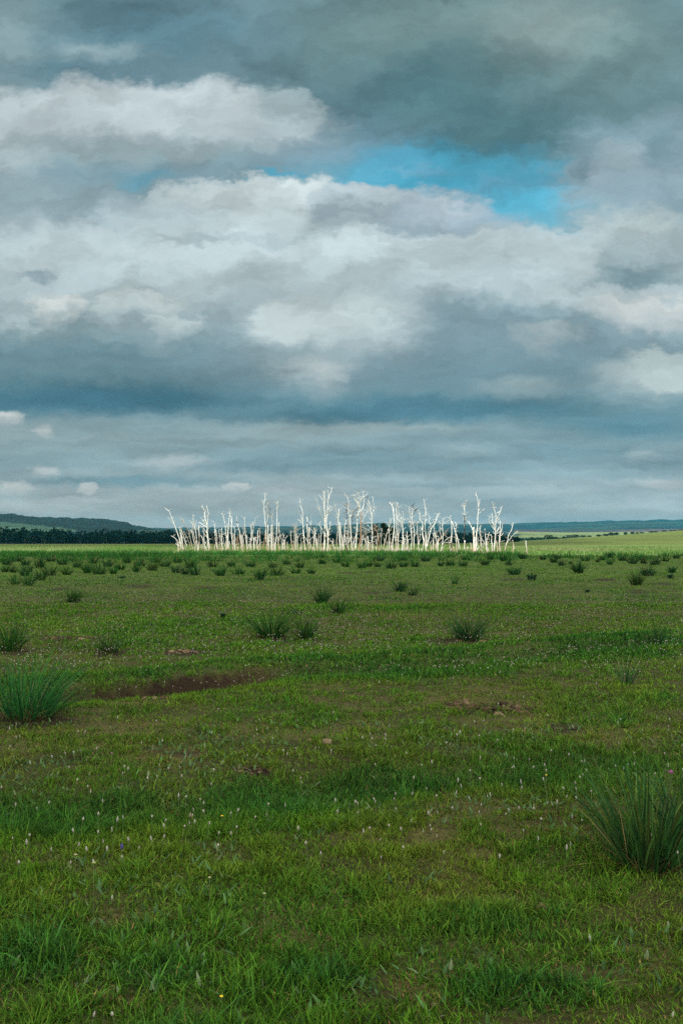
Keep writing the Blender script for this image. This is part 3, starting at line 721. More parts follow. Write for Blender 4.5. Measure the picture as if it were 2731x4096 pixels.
# --- crop A
T('long pale dead birch leaning far out with a forked tip, first of the stand', 'A', 'w', [(27, 9, (455, 1262), (420, 1080), (375, 930), (335, 800), (300, 700), (265, 610), (235, 550), (190, 450), (135, 400), (90, 365)), (13, 8, (305, 735), (250, 660), (170, 575))])
T('low dead birch bent sideways below the long leaning birch', 'A', 'w', [(22, 9, (415, 1265), (375, 1130), (330, 1030), (275, 985), (225, 957)), (18, 10, (392, 1190), (335, 1112))])
T('short dark stick slanting out of the grass at the first birches', 'A', 'd', [(12, 7, (402, 1265), (360, 1205), (310, 1160))], name='dead_stick')
T('slim dead birch with a blunt top behind the long leaning birch', 'A', 'b', [(20, 16, (490, 1260), (455, 1080), (430, 930), (400, 785))])
T('slim white dead birch broken off level beside the long leaning birch', 'A', 'w', [(22, 12, (515, 1250), (470, 1120), (455, 980), (435, 785))])
T('crooked thin dead birch with a kinked middle near the first birches', 'A', 'w', [(16, 8, (540, 1260), (520, 1150), (535, 1105), (500, 1000), (480, 920), (455, 855))])
T('thin curved grey dead birch arching outward under the tall wispy birch', 'A', 'g', [(15, 8, (660, 1270), (625, 1190), (605, 1110), (570, 1010), (540, 950), (490, 875)), (9, 6, (550, 955), (515, 940), (478, 935))], twigs=.6)
T('tall thin leaning dead birch with wispy broken twigs at its tip', 'A', 'g', [(17, 7, (700, 1265), (660, 1130), (640, 1020), (610, 920), (595, 840), (550, 770), (500, 660), (435, 555)), (7, 4, (515, 690), (490, 620)), (8, 5, (630, 960), (600, 975), (575, 1000))], twigs=1.6)
T('slanting dead birch pole just before the candelabra shaped birch', 'A', 'w', [(18, 10, (745, 1260), (715, 1120), (690, 1000), (665, 900), (635, 845))])
T('pointed dead birch pole behind the slanting pole', 'A', 'b', [(18, 7, (775, 1240), (740, 1080), (705, 960), (680, 850), (668, 790))])
T('candelabra shaped dead birch with four upright tips', 'A', 'w', [(28, 9, (800, 1250), (775, 1080), (755, 900), (735, 790), (710, 660), (690, 510)), (14, 8, (735, 800), (680, 725), (650, 680), (625, 635)), (11, 7, (738, 765), (755, 700), (764, 630)), (12, 8, (728, 830), (700, 760), (685, 690))], twigs=.6)
T('straight dead birch snapped flat at mid height with a brown foot', 'A', 'b', [(26, 20, (820, 1265), (812, 1000), (806, 745))])
T('short brown birch stub between the snapped birch and the stout branchy one', 'A', 'b', [(20, 15, (865, 1270), (855, 1140))], name='birch_stump')
T('thin forked dead birch just before the stout branchy birch', 'A', 'w', [(16, 8, (895, 1270), (895, 1070), (870, 990), (845, 935)), (14, 8, (897, 1110), (905, 1060))])
T('bare dead birch with a low side hook at the stout branchy birch', 'A', 'w', [(18, 9, (932, 1280), (925, 1000), (905, 800)), (12, 8, (930, 1160), (975, 1215), (980, 1260))], twigs=1)
T('stout white dead birch with many stubby side limbs, thickest of the near end', 'A', 'w', [(46, 9, (1030, 1290), (1015, 1100), (990, 900), (985, 740), (950, 620), (935, 470), (905, 380), (880, 305)), (24, 10, (988, 730), (995, 600), (988, 470), (965, 330)), (12, 7, (938, 480), (945, 410)), (12, 8, (990, 530), (1005, 460)), (20, 8, (975, 780), (920, 670), (858, 570)), (16, 7, (965, 770), (880, 720), (795, 675)), (18, 7, (985, 900), (900, 790), (828, 740)), (16, 8, (995, 1010), (940, 930), (905, 905)), (16, 9, (1005, 1180), (975, 1130), (945, 1090)), (8, 6, (885, 365), (857, 345))], twigs=.8)
T('dark barked dead birch leaning against the stout branchy birch', 'A', 'd', [(18, 12, (1190, 1245), (1150, 1140), (1110, 1040), (1070, 920), (1015, 780)), (14, 8, (1090, 990), (1130, 1030), (1165, 1078))])
T('thin brown stub at the foot of the dark leaning birch', 'A', 'n', [(14, 9, (1076, 1260), (1090, 1120))], name='birch_stump')
T('short white stub just past the dark leaning birch', 'A', 'w', [(15, 12, (1150, 1285), (1145, 1150))], name='birch_stump')
T('slender dead birch with a tip bent toward the stout branchy birch', 'A', 'b', [(22, 8, (1185, 1270), (1165, 1050), (1145, 880), (1140, 760), (1110, 660)), (9, 6, (1147, 905), (1105, 880))], twigs=.5)
T('brown footed dead birch pole behind the bent tipped birch', 'A', 'b', [(22, 12, (1212, 1270), (1190, 1060), (1165, 830))], twigs=.5)
T('short pointed dead birch with a brown spike top', 'A', 'b', [(22, 9, (1246, 1275), (1240, 1050), (1225, 830))])
T('dead birch with a small side branch curling back into its stem', 'A', 'w', [(16, 14, (1325, 1280), (1300, 1170), (1296, 950), (1286, 795)), (13, 7, (1306, 1130), (1338, 1060), (1328, 990), (1302, 930))])
# --- crop B
T('mottled dead birch with a long outward curved top beside the tall forked one', 'B', 'b', [(20, 11, (140, 1390), (135, 1150), (122, 950), (100, 800), (70, 660), (40, 595))], twigs=.6)
T('tall dead birch with one arm rising high to a hooked tip', 'B', 'w', [(30, 8, (162, 1370), (160, 1130), (165, 960), (185, 720), (205, 560), (190, 480)), (17, 12, (160, 1010), (152, 900), (150, 815)), (10, 7, (174, 925), (195, 870)), (8, 5, (203, 570), (212, 545))])
T('knee high white stub leaning on the foot of the hooked birch', 'B', 'b', [(24, 18, (197, 1380), (190, 1180))], name='birch_stump')
T('dead birch with peeling dark flakes near a blunt top', 'B', 'w', [(23, 15, (278, 1395), (252, 1200), (236, 1000), (240, 800), (230, 660)), (10, 7, (234, 800), (210, 710)), (9, 5, (228, 1025), (180, 985))], twigs=.5)
T('broken dead birch pole between the flaking birch and a thin spike', 'B', 'w', [(22, 15, (312, 1390), (292, 1200), (273, 1010))])
T('thin spike of a dead birch curving to a point', 'B', 'w', [(17, 7, (322, 1388), (307, 1150), (306, 950), (290, 855))])
T('grey brown dead trunk leaning the opposite way to its neighbours', 'B', 'n', [(24, 19, (345, 1380), (360, 1200), (378, 1035))])
T('short reddish stub beside the grey leaning trunk', 'B', 'b', [(17, 12, (390, 1372), (386, 1205))], name='birch_stump')
T('tall leaning dead birch with a black knob below its thin tip', 'B', 'b', [(27, 8, (490, 1395), (450, 1270), (415, 1110), (400, 960), (365, 850), (338, 785), (348, 700), (336, 660)), (22, 17, 'd', (340, 795), (339, 765))])
T('short dead birch pole close behind the black knobbed birch', 'B', 'w', [(17, 11, (482, 1320), (465, 1170), (435, 1005))])
T('slim dead birch stub crossing the black knobbed birch', 'B', 'w', [(15, 11, (478, 1310), (462, 1050))])
T('thin tapering dead birch with a whip tip and two small spurs', 'B', 'w', [(19, 6, (570, 1380), (550, 1230), (531, 1050), (521, 900), (511, 800), (507, 665)), (13, 9, (522, 1020), (500, 920)), (9, 5, (515, 1060), (475, 990))], twigs=.4)
T('bent grey stub at the foot of the whip tipped birch', 'B', 'g', [(16, 13, (505, 1330), (490, 1240), (500, 1120))])
T('plain white pole half as tall as the whip tipped birch', 'B', 'w', [(18, 13, (570, 1385), (560, 1055))])
T('three armed dead birch with one thin arm spreading wide', 'B', 'w', [(24, 12, (656, 1372), (650, 1200), (650, 1000), (645, 795)), (17, 9, (656, 1110), (665, 950), (678, 770)), (15, 6, (668, 1160), (690, 1000), (725, 820), (748, 685)), (8, 4, (640, 1200), (598, 1180))], twigs=.6)
T('thin leaning stick at the foot of the three armed birch', 'B', 'b', [(13, 9, (605, 1375), (638, 1230))], name='dead_stick')
T('thick white stump standing alone past the three armed birch', 'B', 'w', [(30, 27, (710, 1400), (718, 1110))], name='birch_stump')
T('dead birch forked low into a slanting and an upright stem', 'B', 'b', [(20, 12, (796, 1400), (770, 1260), (740, 1100)), (18, 16, (777, 1255), (788, 950))])
T('mottled dark dead birch with a pointed shoulder top', 'B', 'g', [(25, 15, (852, 1390), (835, 1150), (825, 1000), (822, 905)), (9, 5, (828, 1010), (840, 970))], twigs=.5)
T('thick grey trunk leaning into the first tall pair of birches', 'B', 'n', [(28, 21, (900, 1385), (930, 1150), (945, 1060))])
T('very tall dead birch with a small Y at its tip and an orange scar', 'B', 'o', [(24, 9, (972, 1385), (962, 1150), (955, 1000), (950, 850), (928, 650), (912, 440), (935, 330), (938, 205)), (8, 5, (938, 210), (920, 172)), (8, 5, (938, 210), (960, 175)), (9, 6, (925, 500), (938, 465))], twigs=.3)
T('tall crooked dead birch whose dark side limb droops from the top', 'B', 'g', [(22, 11, (985, 1390), (972, 1180), (965, 900), (985, 750), (996, 640), (985, 520), (990, 405), (1000, 340)), (13, 8, 'd', (990, 412), (1020, 460), (1042, 510), (1045, 600), (1070, 655)), (11, 8, (998, 640), (1032, 618))], twigs=.5)
T('straight white pole between the tall crooked birch and the thick blunt one', 'B', 'w', [(18, 16, (1000, 1400), (995, 1150), (1000, 840))])
T('low white pole leaning inward at the foot of the thick blunt birch', 'B', 'w', [(19, 15, (1025, 1405), (1015, 1210), (1045, 1020))])
T('thick blunt topped dead birch with a thin dark arm', 'B', 'w', [(34, 22, (1088, 1405), (1082, 1150), (1074, 840)), (10, 6, 'd', (1060, 870), (1020, 775), (1018, 700), (1036, 665))])
T('grey dead birch with a dark forked crown behind the thick blunt one', 'B', 'g', [(22, 10, (1140, 1405), (1122, 1150), (1106, 1000), (1092, 800), (1088, 700), (1060, 640)), (9, 6, 'd', (1092, 745), (1125, 640), (1165, 545), (1185, 520)), (8, 5, 'g', (1092, 660), (1098, 600))], twigs=1)
T('tall straight dead birch with a narrow double tip', 'B', 'w', [(26, 12, (1155, 1412), (1175, 1150), (1190, 950), (1196, 700), (1196, 500), (1203, 350)), (10, 9, (1203, 430), (1218, 340))])
T('dead birch with an orange foot beside the double tipped birch', 'B', 'o', [(22, 14, (1250, 1412), (1224, 1240), (1240, 1100), (1234, 950), (1220, 780)), (17, 13, (1217, 1210), (1205, 1080))])
T('thick low white stub in the gap before the narrow trio', 'B', 'w', [(27, 22, (1310, 1418), (1310, 1215))], name='birch_stump')
T('thin dead birch with a detached looking tip in the open gap', 'B', 'w', [(22, 9, (1360, 1412), (1342, 1230), (1326, 1120), (1336, 1045))])
T('thin pale stub with a brown top in the open gap', 'B', 'b', [(17, 11, (1412, 1405), (1408, 1190))], name='birch_stump')
# --- crop C
T('bent dead birch with a kinked foot before the bushy topped pair', 'C', 'b', [(18, 11, (192, 1560), (150, 1420), (130, 1300), (128, 1150), (118, 1075))], twigs=.5)
T('grey dead birch with a tuft of fine twigs on top', 'C', 'g', [(22, 14, (200, 1565), (205, 1300), (214, 1070)), (8, 4, (208, 1080), (185, 990), (180, 940)), (7, 4, (212, 1080), (230, 990), (238, 920))], twigs=2)
T('white dead birch with a short forked top in the bushy topped pair', 'C', 'w', [(24, 13, (245, 1562), (238, 1250), (228, 1080), (226, 990)), (9, 5, (232, 1065), (268, 985)), (15, 10, (245, 1290), (262, 1130))], twigs=1)
T('brown footed short pole behind the bushy topped pair', 'C', 'b', [(21, 16, (286, 1562), (277, 1350), (287, 1205)), (6, 4, (285, 1210), (330, 1178))])
T('short clean white stub before the tall three twigged birch', 'C', 'w', [(20, 16, (372, 1562), (390, 1330))], name='birch_stump')
T('tall curved dead birch with three thin twigs on one side', 'C', 'w', [(30, 7, (452, 1562), (430, 1350), (413, 1150), (400, 950), (392, 800), (388, 650), (360, 560), (337, 440), (318, 350)), (13, 6, (385, 850), (340, 740), (310, 670), (290, 615)), (9, 4, (388, 905), (330, 855), (270, 820)), (9, 6, (362, 560), (318, 505)), (9, 6, (385, 640), (392, 610))], twigs=.4)
T('dead birch banded black and white with a square top', 'C', 'b', [(26, 18, (508, 1562), (505, 1250), (498, 1000), (495, 850), (492, 770)), (22, 20, 'd', (494, 915), (494, 890)), (9, 7, (496, 810), (507, 785))])
T('dead birch with a curved upper arm beside the banded birch', 'C', 'b', [(20, 15, (545, 1560), (545, 1300), (545, 1120), (530, 1000)), (15, 9, (550, 1120), (562, 1020), (582, 900), (592, 785))], twigs=.4)
T('white fallen limb slanting across behind the banded birch', 'C', 'w', [(14, 7, (625, 1468), (570, 1405), (500, 1320), (430, 1190))], name='fallen_birch')
T('dead birch whose top bends over toward the banded birch', 'C', 'w', [(24, 7, (632, 1565), (650, 1330), (640, 1200), (615, 1110), (560, 1030)), (9, 6, (640, 1235), (610, 1240), (580, 1260))], twigs=.4)
T('white dead birch with a pointed tip before the big two stemmed pair', 'C', 'w', [(28, 10, (735, 1572), (692, 1350), (675, 1200), (662, 1100), (652, 1010)), (13, 9, (684, 1160), (697, 1120)), (9, 5, (676, 1120), (700, 1080), (730, 1075))], twigs=.5)
T('small slim stub between the pointed birch and the big pair', 'C', 'w', [(15, 12, (708, 1480), (712, 1380), (718, 1265))])
T('thin dead birch with a narrow tip close before the big pair', 'C', 'w', [(18, 9, (790, 1560), (798, 1250), (796, 1050), (784, 900))], twigs=.3)
T('grey bow shaped stick leaning beside the big pair', 'C', 'g', [(13, 9, (730, 1500), (745, 1350), (770, 1230), (798, 1190))], name='dead_stick')
T('brown footed thick stub in front of the big pair', 'C', 'n', [(30, 22, (838, 1570), (842, 1360))], name='birch_stump')
T('big dead birch with a long bare arm reaching out on one side', 'C', 'w', [(48, 14, (872, 1572), (885, 1350), (892, 1100), (885, 870), (890, 700), (880, 560), (880, 400), (882, 265)), (18, 8, (880, 850), (835, 770), (800, 690), (772, 590), (740, 480), (700, 360)), (10, 6, (772, 605), (720, 558)), (15, 8, (877, 465), (820, 360), (765, 285)), (13, 6, (872, 355), (845, 270), (842, 180)), (9, 5, (880, 275), (872, 205))], twigs=.6)
T('big dead birch with an ascending forked crown, tallest of the stand', 'C', 'w', [(40, 10, (957, 1572), (955, 1350), (950, 1180), (935, 1000), (927, 850), (940, 700), (952, 550), (965, 400), (970, 280), (960, 170)), (15, 7, (970, 370), (1000, 270), (1030, 190), (1048, 150), (1057, 95)), (17, 9, (948, 630), (990, 570), (1012, 510)), (14, 8, (942, 740), (1000, 660), (1035, 590), (1058, 530)), (20, 14, (920, 880), (905, 800))], twigs=.6)
T('slim dead birch pole rising close beside the tallest birch', 'C', 'w', [(20, 14, (968, 1480), (966, 1250), (988, 1080), (1010, 875))])
T('orange brown stub at the foot of the tallest birch', 'C', 'o', [(22, 16, (1008, 1570), (1015, 1400))], name='birch_stump')
T('long white fallen birch slanting down from the big pair to the grass', 'C', 'w', [(17, 8, (1140, 1480), (1080, 1430), (1040, 1330), (950, 1230), (860, 1120), (800, 980)), (9, 6, (1040, 1330), (1060, 1310))], name='fallen_birch')
T('short pointed dead birch behind the slanting fallen birch', 'C', 'w', [(17, 10, (1092, 1500), (1080, 1380), (1064, 1258))])
T('grey dead trunk behind the thick limbed birch', 'C', 'g', [(22, 16, (1150, 1520), (1165, 1250), (1182, 1000)), (6, 4, (1175, 1100), (1150, 900), (1143, 700))], twigs=.8)
T('thick dead birch with a long slanting side limb at mid height', 'C', 'w', [(34, 15, (1236, 1562), (1226, 1300), (1215, 1000), (1195, 800), (1203, 605)), (16, 9, (1185, 760), (1140, 610), (1115, 520), (1098, 428)), (8, 4, (1200, 710), (1220, 705))], twigs=.8)
T('straight dead birch close behind the thick limbed birch', 'C', 'w', [(22, 14, (1302, 1560), (1275, 1300), (1256, 1100), (1232, 905))], twigs=.4)
T('dead birch curving upward between the thick limbed birch and the tall Y birch', 'C', 'w', [(19, 13, (1320, 1530), (1322, 1200), (1345, 950), (1362, 840)), (13, 9, (1335, 1230), (1362, 1100)), (13, 9, (1365, 1330), (1335, 1250), (1308, 1170))], twigs=1)
T('mottled dead pole just before the tall Y birch', 'C', 'b', [(20, 12, (1395, 1480), (1400, 1250), (1404, 1095))], twigs=.5)
T('rough twiggy dead birch behind the mottled pole', 'C', 'g', [(20, 15, (1418, 1400), (1420, 1070), (1426, 875))], twigs=1.4)
# --- crop D
T('tall white dead birch with a slim Y top before the broad crowned birch', 'D', 'w', [(34, 10, (310, 1775), (296, 1400), (277, 1100), (258, 850), (215, 700), (215, 560), (210, 400), (196, 300)), (15, 9, (258, 848), (280, 810), (292, 760)), (12, 6, (222, 625), (265, 690), (330, 715)), (5, 3, 'g', (196, 300), (160, 250), (128, 195))], twigs=1.2)
T('thin blackish dead stem behind the slim Y birch', 'D', 'd', [(14, 7, (190, 1500), (182, 1000), (178, 780), (158, 650), (172, 470))], twigs=1.6)
T('dark rotting stump leaning at the foot of the slim Y birch', 'D', 'd', [(36, 26, (212, 1775), (175, 1670), (145, 1570))], name='birch_stump')
T('twiggy brown dead tree between the slim Y birch and the broad crowned one', 'D', 'd', [(17, 8, (310, 1500), (315, 1100), (335, 900), (350, 740), (410, 640)), (9, 5, 'g', (345, 760), (330, 680), (380, 640))], twigs=2.5)
T('white curving dead pole in front of the slim Y birch', 'D', 'w', [(24, 14, (240, 1775), (205, 1600), (250, 1430), (272, 1345))])
T('low curved dead birch behind the foot of the slim Y birch', 'D', 'w', [(22, 13, (318, 1700), (325, 1560), (362, 1440))])
T('stout white dead birch broken off below the broad crown', 'D', 'w', [(36, 26, (395, 1745), (413, 1580), (430, 1300), (440, 1000), (462, 800), (490, 690)), (15, 9, (437, 835), (385, 758))], twigs=1)
T('broad crowned dead birch with a brown trunk and many white limbs', 'D', 'n', [(60, 30, (482, 1775), (520, 1550), (545, 1300), (547, 1000), (545, 700)),
   (26, 9, 'w', (542, 710), (495, 610), (460, 540), (440, 430), (380, 370), (330, 310), (310, 265)), (22, 9, 'w', (525, 660), (510, 560), (500, 470), (460, 440), (395, 410), (365, 330)), (22, 10, 'w', (520, 600), (520, 480), (532, 400), (545, 290)), (18, 8, 'w', (512, 480), (505, 370), (480, 240), (458, 155)),
   (26, 12, 'w', (545, 690), (600, 585), (622, 450), (625, 370), (615, 155)), (12, 7, 'w', (625, 390), (602, 300), (605, 200)), (13, 7, 'w', (545, 380), (568, 340)), (16, 8, 'w', (557, 860), (600, 720), (632, 660)), (20, 9, 'w', (565, 980), (605, 890), (650, 790), (700, 720), (765, 655)), (12, 8, 'w', (700, 720), (742, 625)), (13, 7, 'w', (470, 560), (430, 400), (398, 290)), (12, 6, 'w', (590, 1090), (640, 1010), (715, 980), (800, 985)), (16, 8, 'w', (540, 880), (490, 830), (445, 800)), (8, 5, 'd', (640, 620), (660, 520), (720, 370), (750, 280)), (8, 5, 'w', (600, 1110), (700, 1160), (790, 1220)), (14, 8, 'w', (505, 560), (478, 500), (470, 440))], twigs=1.5)
T('slim dead birch forked high into a straight and a crooked arm', 'D', 'w', [(30, 14, (870, 1785), (846, 1500), (832, 1200), (822, 950), (822, 812), (792, 650), (770, 500), (745, 430), (722, 390)), (17, 9, (824, 815), (860, 720), (880, 640), (882, 500), (850, 300)), (12, 6, (772, 600), (735, 530), (690, 470)), (12, 7, (797, 645), (820, 600), (832, 545)), (11, 6, (815, 930), (772, 870)), (10, 5, (820, 1175), (780, 1110), (728, 1058)), (8, 4, (835, 1395), (890, 1370), (942, 1335))], twigs=.8)
T('white pole in front of the broad crowned brown trunk', 'D', 'w', [(24, 14, (560, 1775), (565, 1600), (580, 1450), (597, 1300)), (6, 4, (580, 1440), (640, 1420), (700, 1450))])
T('brown footed spike between the broad crowned birch and the thick blunt stub', 'D', 'b', [(30, 11, (632, 1745), (663, 1600), (680, 1468))])
T('thick white stub with a square top beside the high forked birch', 'D', 'w', [(36, 26, (737, 1785), (735, 1600), (726, 1350))], name='birch_stump')
T('orange footed stub with a small hooked branch beside the high forked birch', 'D', 'o', [(32, 26, (772, 1785), (768, 1500)), (10, 6, (770, 1560), (810, 1500))], name='birch_stump')
T('slanting dead pole past the high forked birch, foot stained brown', 'D', 'b', [(23, 13, (940, 1775), (970, 1550), (995, 1265)), (7, 4, (960, 1590), (935, 1490), (930, 1420))])
T('brown dead pole close beside the slanting stained pole', 'D', 'n', [(21, 13, (1010, 1755), (1020, 1560), (1005, 1290))])
T('thin far dead birch standing before the dark leafy trees', 'D', 'w', [(14, 8, (1070, 1640), (1070, 1350), (1098, 1165)), (7, 4, (1072, 1340), (1030, 1270))], twigs=1, depth=158)
T('pale twiggy dead tree far behind the slanting stained pole', 'D', 'g', [(12, 6, (950, 1650), (965, 1300), (935, 1150), (928, 1060)), (6, 3, (965, 1280), (990, 1170), (975, 1080)), (5, 3, (950, 1200), (905, 1130))], twigs=3, depth=162)
T('pale twiggy dead tree far behind the broad crowned trunk', 'D', 'g', [(11, 6, (660, 1650), (665, 1350), (655, 1200), (660, 1080)), (5, 3, (662, 1300), (700, 1250), (730, 1240)), (5, 3, (660, 1250), (620, 1180))], twigs=3, depth=162)
T('dead birch leaning on a brown foot toward the fan topped birch', 'D', 'b', [(28, 15, (1122, 1765), (1158, 1560), (1200, 1350), (1262, 1150)), (9, 6, (1160, 1480), (1145, 1380))])
T('fan topped dead birch with several upright spikes', 'D', 'w', [(24, 12, (1277, 1765), (1277, 1450), (1275, 1150), (1248, 1000)), (14, 8, (1278, 1130), (1290, 1000), (1303, 870)), (13, 7, (1285, 1110), (1320, 980), (1347, 855)), (8, 5, (1282, 1200), (1340, 1120), (1380, 1070))], twigs=1)
T('thin dead birch leaning into the fan topped birch', 'D', 'w', [(18, 12, (1330, 1765), (1328, 1600), (1300, 1400), (1282, 1230))])
T('short white stub before the fan topped birch', 'D', 'w', [(19, 13, (1247, 1775), (1232, 1620), (1215, 1475))], name='birch_stump')
T('tall dead birch with a flat T shaped tip', 'D', 'w', [(34, 15, (1360, 1775), (1385, 1400), (1411, 1100), (1406, 800), (1385, 620), (1365, 530), (1330, 490), (1293, 458)), (13, 9, (1372, 540), (1381, 450)), (14, 8, (1402, 685), (1416, 640), (1427, 588))])
# --- crop E
T('dead birch crooked at the foot behind the flat T birch', 'E', 'b', [(23, 14, (205, 1320), (225, 1180), (213, 1080), (236, 950), (234, 700), (235, 380)), (13, 9, (232, 700), (252, 600), (265, 515)), (9, 7, (236, 400), (232, 320)), (12, 8, (213, 1080), (205, 860))], twigs=.4)
T('tall slim dead birch with a narrow hooked tip and a brown foot', 'E', 'b', [(24, 9, (265, 1320), (272, 1000), (279, 700), (286, 450), (262, 335), (268, 245)), (14, 9, (275, 1020), (305, 880), (332, 760))])
T('white dead birch with a stubby trident top', 'E', 'w', [(29, 14, (366, 1330), (365, 1050), (372, 820), (352, 650), (315, 520)), (14, 8, (362, 670), (364, 560), (375, 455)), (12, 10, (380, 700), (405, 600)), (11, 8, (345, 750), (320, 690), (300, 638))], twigs=.8)
T('leaning white pole crossing the trident topped birch', 'E', 'w', [(22, 16, (410, 1312), (402, 1120), (377, 950))])
T('long dead birch slanting from the trident birch down to a stained foot', 'E', 'b', [(23, 11, (497, 1322), (480, 1120), (455, 1000), (380, 870))], twigs=.5)
T('short white pole behind the stained foot of the slanting birch', 'E', 'w', [(18, 13, (462, 1320), (458, 1100), (460, 870))], twigs=.6)
T('dead birch with a long thin tip and two backward limbs', 'E', 'w', [(26, 9, (527, 1315), (547, 1100), (545, 850), (537, 700), (525, 550), (485, 375)), (13, 7, (537, 700), (500, 650), (470, 600)), (11, 6, (542, 840), (500, 780), (470, 725))], twigs=1)
T('dead birch topped by a dark spray of fine twigs', 'E', 'w', [(26, 9, (615, 1325), (602, 1150), (605, 850), (582, 740), (568, 600), (575, 470), (583, 370)), (7, 3, 'd', (583, 390), (570, 340), (545, 285)), (7, 3, 'd', (583, 380), (597, 330), (600, 275)), (6, 3, 'd', (580, 520), (620, 470), (655, 410), (695, 365)), (13, 9, (617, 970), (635, 930), (658, 900)), (5, 3, 'd', (650, 415), (640, 380))], twigs=1.8)
T('dead birch pole with a brown foot before the many stemmed clump', 'E', 'b', [(22, 15, (722, 1330), (697, 1170), (680, 950), (665, 800), (675, 670)), (15, 9, (708, 1140), (720, 1040), (732, 950), (745, 845)), (11, 7, (680, 690), (690, 660))], twigs=.6)
T('slim white stub just before the many stemmed clump', 'E', 'w', [(18, 13, (773, 1335), (788, 1200), (800, 1080))], name='birch_stump')
T('many stemmed dead birch clump with curved outer arms', 'E', 'b', [(46, 10, (868, 1335), (860, 1200), (805, 1020), (782, 850), (775, 700), (730, 620), (715, 500), (688, 435)), (13, 8, (775, 690), (772, 610), (784, 535)), (13, 8, (772, 835), (740, 790), (700, 755)),
   (26, 8, 'w', (870, 1190), (850, 1000), (835, 760), (850, 620), (856, 470), (840, 350), (825, 185)), (13, 11, 'w', (856, 490), (872, 450)), (21, 11, 'w', (878, 1180), (880, 950), (905, 770)), (32, 12, 'w', (880, 1160), (925, 960), (970, 800), (1035, 705), (1075, 595), (1110, 520), (1130, 488)), (17, 8, 'w', (950, 870), (943, 740), (915, 650), (932, 570), (893, 488)), (9, 5, 'w', (948, 725), (990, 690), (1030, 660)), (11, 8, 'w', (1058, 640), (1062, 570), (1112, 495))], twigs=1)
T('brown fallen trunk propped aslant against the many stemmed clump', 'E', 'n', [(24, 14, (890, 1272), (1000, 1190), (1130, 1060), (1220, 950), (1265, 890), (1322, 815)), (7, 4, 'g', (1225, 945), (1262, 950), (1275, 990))], name='fallen_birch', twigs=.6)
T('thick white pole with a blunt top past the many stemmed clump', 'E', 'w', [(23, 17, (1000, 1290), (1015, 1020), (1022, 895))])
T('leaning dead birch behind the propped brown trunk', 'E', 'w', [(20, 13, (1096, 1310), (1072, 1120), (1050, 950), (1026, 800), (1020, 715))], twigs=.3)
T('thick short stump beside the propped brown trunk', 'E', 'w', [(28, 20, (1106, 1310), (1105, 1180), (1105, 1048))], name='birch_stump')
T('dead birch with spreading bent arms over the propped trunk', 'E', 'w', [(26, 9, (1150, 1318), (1192, 1150), (1205, 950), (1196, 750), (1210, 650), (1236, 580)), (10, 6, (1213, 710), (1260, 685), (1300, 655), (1335, 632)), (17, 9, (1172, 1010), (1165, 930), (1140, 830), (1152, 730), (1128, 650)), (15, 7, (1200, 1140), (1270, 1040), (1320, 1000), (1375, 970))], twigs=1)
T('stout dead birch with a black and rusty lower trunk', 'E', 'b', [(32, 11, (1386, 1335), (1386, 1120), (1393, 850), (1390, 690), (1376, 620), (1365, 535)), (7, 4, (1380, 1105), (1320, 1092), (1262, 1108)), (26, 24, 'd', (1384, 1240), (1384, 1110))], twigs=.3)
T('small brown stub beside the rusty trunked birch', 'E', 'n', [(13, 9, (1415, 1305), (1421, 1180))], name='birch_stump')
T('white log lying in the grass below the propped trunk', 'E', 'w', [(18, 11, (945, 1252), (1000, 1300), (1062, 1330))], name='fallen_birch', cat='log')
T('long white log lying flat past the propped trunk', 'E', 'w', [(15, 8, (1010, 1285), (1130, 1315), (1272, 1345))], name='fallen_birch', cat='log')
# --- crop F
T('thin dead birch crossed by a straight leaning pole', 'F', 'b', [(18, 9, (212, 1155), (202, 950), (186, 760), (198, 650), (180, 570)), (7, 5, (196, 680), (205, 625))], twigs=.3)
T('straight leaning white pole crossing a thin birch', 'F', 'w', [(19, 12, (293, 1150), (250, 1000), (207, 810), (170, 690), (135, 565))])
T('tall dark barked dead birch with a pale forked tip', 'F', 'w', [(21, 11, (348, 1140), (340, 900), (341, 650), (345, 450), (340, 340), (350, 260), (361, 195)), (20, 15, 'd', (341, 900), (341, 650), (343, 450)), (10, 7, (341, 325), (329, 262)), (10, 6, (338, 450), (303, 415)), (9, 5, (336, 545), (303, 488)), (9, 5, (345, 520), (368, 525), (380, 497))], twigs=.8)
T('white stub at the foot of the dark barked birch', 'F', 'w', [(20, 15, (352, 1110), (357, 910))], name='birch_stump')
T('low mottled stub between the dark birch and the thick broken one', 'F', 'b', [(23, 17, (465, 1155), (464, 1050), (461, 950))], name='birch_stump')
T('thickest broken dead birch with a rusty foot and one thin arm', 'F', 'o', [(62, 34, (522, 1155), (520, 960), (510, 800), (503, 672)), (20, 8, (492, 720), (465, 640), (420, 570), (368, 525)), (14, 9, (560, 1085), (590, 1050), (602, 1000)), (16, 12, (520, 760), (520, 700))])
T('very tall thin dead birch rising behind the thick broken one', 'F', 'w', [(26, 8, (545, 1145), (562, 900), (580, 680), (600, 450), (611, 300), (600, 160), (580, 50)), (11, 8, (611, 290), (620, 220), (628, 152)), (12, 8, (574, 775), (540, 730)), (8, 5, (612, 365), (632, 335)), (5, 3, (615, 420), (660, 375), (715, 340))], twigs=.3)
T('dead birch with a kinked brown foot past the very tall thin one', 'F', 'b', [(17, 11, (690, 1150), (652, 1030), (640, 880), (634, 760), (624, 645)), (8, 5, (672, 1040), (680, 960))], twigs=.3)
T('long dead birch leaning across two others toward the very tall thin one', 'F', 'w', [(19, 10, (820, 1152), (752, 1040), (680, 920), (625, 800), (588, 680))])
T('upright dead pole crossed by the long leaning birch', 'F', 'w', [(19, 14, (755, 1150), (735, 1010), (717, 860), (711, 700))])
